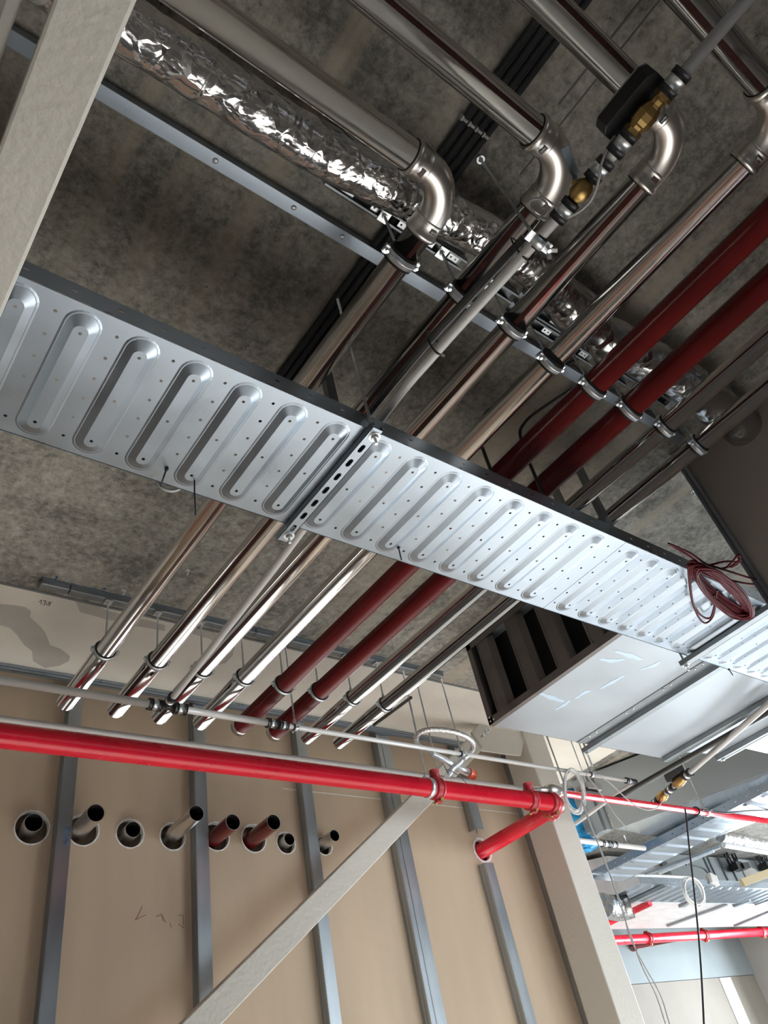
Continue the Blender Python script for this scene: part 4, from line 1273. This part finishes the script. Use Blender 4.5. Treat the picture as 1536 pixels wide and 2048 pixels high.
# two bent conduits dropping from the slab into the tray
for pts, lab in (([(1.93, 0.63, 2.105), (1.90, 0.68, 2.105), (1.86, 0.75, 2.10), (1.76, 0.95, 2.08), (1.72, 1.02, 2.05), (1.70, 1.06, 1.96), (1.70, 1.07, 1.6)], 'thin dark conduit bending down into the tray left of the red pipes'),
                 ([(2.02, 0.70, 2.105), (1.96, 0.86, 2.10), (1.91, 0.98, 2.07), (1.90, 1.02, 1.98), (1.90, 1.03, 1.6)], 'thin conduit bending down between the two dark red pipes')):
    b = MB(); b.tube(smooth_path(pts, 8), 0.0065, 12)
    tag(b.build('bent_conduit', M['pipe_dark']), lab, 'conduit', 'bent conduits into the tray')

# ------------------------------------------------------------------ neighbouring bay on the right (far)
# large grey duct, turned at an angle
t = thing('air_duct', (5.9, 2.6, 1.64), 'big dull grey sheet duct behind the thin red line, set at an angle', 'duct')
b = MB(); b.prism([(5.08, 3.36), (5.57, 2.26), (6.75, 2.26), (6.35, 3.5)], 1.665, TOP - 0.02); b.build('duct_body', M['duct_grey'], t)
b = MB(); b.prism([(5.09, 3.355), (5.575, 2.27), (6.74, 2.27), (6.34, 3.49)], 1.660, 1.664); b.build('shiny_underside', mat('shiny_galvanised', (0.5, 0.54, 0.56), 0.22, 0.9, nscale=1.5, namt=0.1, rvar=0.08), t)
# duct end frames and blue film wrap
t = thing('duct_end_box', (5.3, 3.5, 1.6), 'grey framed duct end standing between the blue film and the big grey duct', 'duct')
b = MB(); b.box(5.03, 5.10, 3.39, 3.55, 1.67, TOP - 0.02); b.box(4.985, 5.0, 3.40, 3.46, 1.66, TOP)
b.build('frame', M['duct_grey'], t)
MB().box(5.0, 5.03, 3.46, 3.56, 1.7, TOP - 0.1).build('dark_panel', M['galv_dark'], t)
b = MB()
pp = []
for k in range(9):
    z = 1.66 + (TOP - 1.66) * k / 8
    r = 0.085 + 0.008 * sin(k * 1.7)
    pp.append((5.20 + 0.01 * sin(k), 3.76, z))
b.tube(smooth_path(pp, 4), [0.045 if i < 2 else 0.095 + 0.006 * sin(i * 0.9) for i in range(33)], 28)
tag(b.build('film_wrapped_pipe', M['blue_film']), 'upright riser wrapped in crinkled blue plastic film beside the column', 'wrapped pipe')
# grey device over the red line
p = at_y(1178, 1578, 2.9)
t = thing('junction_box', (p.x, 2.9, p.z), 'small grey box with a dark front above the thin red line', 'junction box')
MB().obox((p.x, 2.9, p.z), (1, 0, 0), (0, 1, 0), (0, 0, 1), 0.075, 0.05, 0.022).build('lid', M['cable_grey'], t, bevel=0.004)
MB().obox((p.x - 0.03, 2.9, p.z - 0.028), (1, 0, 0), (0, 1, 0), (0, 0, 1), 0.06, 0.045, 0.012).build('base', M['black'], t)
MB().cyl((p.x, 2.9, p.z + 0.02), (p.x, 2.9, TOP), 0.004, 10).build('rod', M['zinc'], t)
# chrome pipe behind the column
t = thing('water_pipe', (5.2, 3.49, 1.6), 'silver pipe with twin couplings passing below the blue film', 'pipe')
MB().cyl((4.6, 3.46, 1.6), (5.58, 3.50, 1.6), 0.019, 20).build('pipe_run', M['pipe_white'], t)
MB().cyl((5.3, 3.45, 1.6), (5.3, 3.45, 1.662), 0.005, 10).build('rod', M['zinc'], t)
coupling(t, (5.06, 3.48, 1.6), (1, 0, 0), 0.018, 0.07); coupling(t, (5.16, 3.485, 1.6), (1, 0, 0), 0.018, 0.07)
# pipes crossing under the stepped duct
tag(MB().cyl(at_z(1150, 1648, 1.58), (4.385, 2.640, 1.632), 0.013, 18).build('water_pipe', M['pipe_grey']), 'grey pipe dropping away from the end tee of the white pipe', 'pipe')
tag(MB().cyl(at_z(1225, 1601, 1.555), at_z(1560, 1411, 1.555), 0.016, 18).build('water_pipe', M['pipe_dark']), 'long taupe pipe crossing below the stepped duct at the far right', 'pipe')
pa, pb_ = at_z(1308, 1607, 1.54), at_z(1560, 1388, 1.54)
t = thing('water_pipe', tuple(pa), 'grey pipe with two brass valves slanting below the stepped duct', 'pipe')
d = (pb_ - pa).normalized()
MB().cyl(pa + d * 0.42, pb_, 0.017, 18).cyl(pa, pa + d * 0.3, 0.014, 14).build('pipe_run', M['pipe_grey'], t)
MB().lathe(pa + d * 0.06, d, [(0, 0.012), (0.02, 0.03), (0.05, 0.034), (0.08, 0.028), (0.10, 0.014)], 16).build('brass_body', M['brass'], t)
MB().lathe(pa + d * 0.27, d, [(0, 0.014), (0.02, 0.028), (0.06, 0.032), (0.10, 0.028), (0.13, 0.014)], 16).build('brass_body', M['brass'], t)
coupling(t, pa + d * 0.03, d, 0.016, 0.06); coupling(t, pa + d * 0.22, d, 0.016, 0.06); coupling(t, pa + d * 0.43, d, 0.018, 0.06)
MB().bar(pa + d * 0.26 + Vector((-0.03, 0, 0.05)), pa + d * 0.42 + Vector((-0.03, 0, 0.05)), (0, 0, 1), 0.04, 0.05).build('actuator_box', M['black'], t)

# far cable tray running away from the camera
tray('far_cable_tray', 'pierced cable tray at the right running away towards the far bay', 2.22, 4.12, 5.62, 6.06, 1.58, 2.3, along='y', pitch=0.155, pierced=False)
# slender trapeze pipe and hanging frames
tag(MB().cyl((5.0, 4.06, 1.61), (6.98, 4.05, 1.615), 0.014, 16).build('support_tube', M['zinc']), 'thin shiny support tube in front of the lower far tray', 'support tube')
tag(MB().bar(at_z(1282, 1752, 1.62), at_z(1440, 1694, 1.62), (0, 0, 1), 0.05, 0.02).build('channel_bar', M['galv_dark']), 'dark channel bar right behind the far cable tray', 'bracket')
tag(MB().bar(at_z(1318, 1747, 1.60), at_z(1428, 1702, 1.60), (0, 0, 1), 0.018, 0.018).build('channel_bar', M['zinc']), 'bright thin bar beside the dark channel at the far tray', 'bracket')
# far foil pipe
pf = smooth_path([at_z(1440, 1672, 1.75), at_z(1480, 1678, 1.75), at_z(1536, 1690, 1.75), at_z(1640, 1708, 1.75)], 6)
tag(MB().tube(pf, 0.05, 20).build('foil_pipe', M['foil_soft']), 'foil insulated pipe at the far right above the switchgear panels', 'pipe')
tag(MB().cyl(at_z(1447, 1690, 1.64), at_z(1640, 1722, 1.64), 0.022, 16).build('steel_pipe', M['zinc']), 'bright steel pipe just below the far foil pipe', 'pipe')
# grey casing with vertical blades
t = thing('air_unit', (7.8, 4.75, 1.66), 'grey air handling casing with upright seams beyond the lower tray', 'air unit')
p0 = at_y(1335, 1758, 4.75); p1 = at_y(1620, 1770, 4.75)
MB().box(p0.x, p1.x, 4.68, 4.745, 1.67, TOP - 0.02).build('casing', M['duct_grey'], t)
for u in (1408, 1416, 1436, 1455):
    q = at_y(u, 1740, 4.74)
    MB().box(q.x - 0.018, q.x + 0.018, 4.665, 4.68, 1.68, TOP - 0.03).build('seam', M['galv_dark'], t)
for u in (1470, 1530):
    q = at_y(u, 1730, 4.74)
    MB().box(q.x - 0.02, q.x + 0.30, 4.67, 4.68, 1.70, 2.0).build('panel', M['white_wall'], t)
for u, lab in ((1462, 'bundle of looped black wires on the far air casing, left one'), (1522, 'bundle of looped black wires on the far air casing, right one')):
    b = MB()
    random.seed(u)
    c = at_y(u, 1715, 4.6)
    for k in range(6):
        w_ = 0.05 + 0.05 * random.random(); h_ = 0.10 + 0.05 * random.random()
        lp = [(c.x + w_ * cos(a_), 4.6 + 0.03 * sin(a_ + k), c.z + 0.02 + h_ * sin(a_)) for a_ in [2 * pi * j / 20 for j in range(20)]]
        b.tube(lp, 0.006, 6, closed=True)
    b.obox((c.x + 0.02, 4.6, c.z - 0.10), (1, 0.1, 0.1), (0, 1, 0), (0, 0, 1), 0.08, 0.05, 0.04)
    b.obox((c.x + 0.15, 4.6, c.z - 0.10), (1, 0.1, 0.1), (0, 1, 0), (0, 0, 1), 0.09, 0.06, 0.03)
    tag(b.build('wire_bundle', M['cable_black']), lab, 'wires', 'wire bundles on the far casing')
q = at_y(1425, 1760, 4.2)
tag(MB().obox(q, (1, 0, -0.3), (0, 1, 0), (0.3, 0, 1), 0.055, 0.03, 0.05).build('socket_box', M['cable_white'], bevel=0.005), 'small white socket box hanging above the lower far tray', 'junction box')
b = MB(); b.tube(smooth_path([at_y(u, v, 4.2) for u, v in [(1372, 1730), (1395, 1733), (1408, 1738), (1418, 1750)]], 5), 0.007, 8)
tag(b.build('black_lead', M['cable_black']), 'black lead curving down to the small white socket box', 'cable')
tag(MB().bar(at_y(1484, 1766, 4.0), at_y(1600, 1722, 4.0), (0, 0, 1), 0.03, 0.07).build('packing_beam', M['tan_beam']), 'tan packing beam at the far right edge above the lower tray', 'beam')
# lower far tray running along the far wall
tray('far_cable_tray', 'wide finely ribbed cable tray running across the far bay', 6.42, 12.0, 4.20, 4.66, 1.60, 6.5, pitch=0.16, pierced=False)
# wrapped duct below/behind it
t = thing('air_duct', (9, 5.2, 1.64), 'wide duct wrapped in pale film behind the lower far tray', 'duct')
b = MB(); b.prism([(6.25, 5.35), (6.9, 4.77), (11.9, 4.77), (11.9, 5.55), (7.4, 5.6)], 1.64, TOP - 0.05); b.build('duct_body', M['wrap'], t)
for (a_, c_) in (((1335, 1852), (1455, 1808)), ((1470, 1852), (1560, 1815))):
    MB().bar(at_z(*a_, 1.63), at_z(*c_, 1.63), (0, 0, 1), 0.06, 0.02).build('strap', M['galv_dark'], t)
for (a_, c_) in (((1362, 1812), (1378, 1803)), ((1467, 1812), (1500, 1800)), ((1510, 1809), (1560, 1792))):
    tag(MB().bar(at_z(*a_, 1.60), at_z(*c_, 1.60), (0, 0, 1), 0.07, 0.03).build('support_angle', M['galv_dark']), {1362: 'short dark angle under the far tray, left of the white cable coil end', 1467: 'dark angle under the far tray, right of the white cable coil', 1510: 'dark angle under the far tray at the right picture edge'}[a_[0]], 'bracket', 'angles under the far tray')
tag(MB().bar(at_z(1253, 1808, 1.58), at_z(1332, 1771, 1.58), (0, 0, 1), 0.045, 0.03).build('channel_bar', M['galv_dark']), 'slanting dark channel under the left end of the lower far tray', 'bracket')
# far foil end below tray
tag(MB().tube(smooth_path([at_z(1205, 1810, 1.5), at_z(1235, 1818, 1.5), at_z(1262, 1812, 1.5)], 5), 0.10, 20).build('foil_hose_end', M['foil_soft']), 'crumpled foil hose end showing beside the column under the lower far tray', 'ventilation hose')
# far red pipes
t = thing('sprinkler_main', (9, 5.78, 1.60), 'distant red sprinkler main along the pale far wall', 'pipe')
MB().cyl((7.2, 5.90, 1.60), (11.9, 5.60, 1.60), 0.050, 28).build('main_run', M['red'], t)
for u in (1305, 1402, 1530):
    q = at_z(u, 1873 if u < 1500 else 1861, 1.6)
    q.y = 5.90 - (q.x - 7.2) * 0.3 / 4.7
    grooved(t, q, (1, -0.064, 0), 0.048, 0.07)
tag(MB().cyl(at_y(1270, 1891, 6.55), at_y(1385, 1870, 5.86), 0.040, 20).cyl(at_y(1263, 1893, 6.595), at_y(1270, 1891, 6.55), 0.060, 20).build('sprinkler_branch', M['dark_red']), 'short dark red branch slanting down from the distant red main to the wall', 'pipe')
tag(MB().cyl(at_z(1190, 1858, 1.59), at_z(1300, 1806, 1.59), 0.030, 18).build('sprinkler_branch', M['red']), 'small red pipe slanting behind the hanging strings at the far wall', 'pipe')

# ------------------------------------------------------------------ loose cables
P = [(1098, 1503), (1170, 1545), (1190, 1552), (1205, 1556), (1222, 1568), (1240, 1585), (1262, 1605), (1280, 1616), (1300, 1620), (1318, 1612), (1328, 1590), (1332, 1556)]
b = MB(); b.tube(smooth_path([at_y(u, v, 2.60) for u, v in P[2:]], 6), 0.0035, 8)
tag(b.build('hanging_cable', M['cable_grey']), 'thin grey cable sagging from the white pipe to the far brass valve', 'cable')
b = MB(); b.tube(smooth_path([at_y(u, v, 2.62) for u, v in [(1172, 1549), (1192, 1575), (1212, 1602), (1230, 1630), (1246, 1648), (1258, 1662)]], 6), 0.0035, 8)
tag(b.build('hanging_cable', M['cable_grey']), 'short grey cable end dangling over the thin red line', 'cable')
for dx, lab in ((0, 'thin grey string hanging past the column down to the bottom edge, left strand'), (1, 'thin grey string twisted around its neighbour beside the column, right strand')):
    b = MB(); b.tube(smooth_path([at_y(u + dx * s_, v, 2.5) for u, v, s_ in [(1163, 1600, 2), (1180, 1650, 2), (1208, 1715, -2), (1240, 1810, 3), (1262, 1872, -3), (1283, 1930, 5), (1312, 1990, 9), (1332, 2050, 8), (1365, 2150, 8)]], 6), 0.003, 6)
    tag(b.build('hanging_string', M['cable_grey']), lab, 'cable')
b = MB(); b.tube(smooth_path([at_y(u, v, 2.60) for u, v in [(1370, 1618), (1373, 1640), (1378, 1690), (1388, 1780), (1397, 1870), (1403, 1950), (1408, 2050), (1412, 2150)]], 6), 0.0055, 10)
b.tube(smooth_path([at_y(u, v, 2.63) for u, v in [(1405, 1620), (1425, 1622), (1455, 1626), (1490, 1622), (1550, 1620)]], 6), 0.0055, 10)
b.ring(at_y(1392, 1622, 2.665), (1, 0.2, 0.1), 0.021, 0.029, 0.014, 20)
tag(b.build('hanging_cable', M['cable_black']), 'thick black cable wound on the thin red line and hanging to the bottom', 'cable')


def coil(name, cu, cv, y, w, h, tilt, n, r, m, label):
    random.seed(int(cu))
    b = MB(); s_ = abs(at_y(cu + 1, cv, y).x - at_y(cu, cv, y).x)
    for k in range(n):
        ww = w * (1 + random.uniform(-0.12, 0.12)); hh = h * (1 + random.uniform(-0.1, 0.1)); du = random.uniform(-3, 3); dv = random.uniform(-5, 5)
        lp = []
        for j in range(20):
            a_ = 2 * pi * j / 20
            ex, ey = ww * cos(a_), hh * sin(a_)
            q = at_y(cu + du + ex * cos(tilt) - ey * sin(tilt), cv + dv + ex * sin(tilt) + ey * cos(tilt), y + 0.02 * sin(a_ * 1.0 + k) + 0.004 * k)
            lp.append(q)
        b.tube(lp, r, 6, closed=True)
    return tag(b.build(name, m), label, 'cable coil')


coil('cable_coil', 1148, 1584, 2.60, 19, 43, radians(-8), 9, 0.0030, M['cable_white'], 'coil of white cable hung on the white pipe at the column corner')
coil('cable_coil', 1387, 1783, 4.04, 16, 30, radians(-24), 8, 0.006, M['cable_white'], 'coil of white cable hanging in front of the lower far tray')
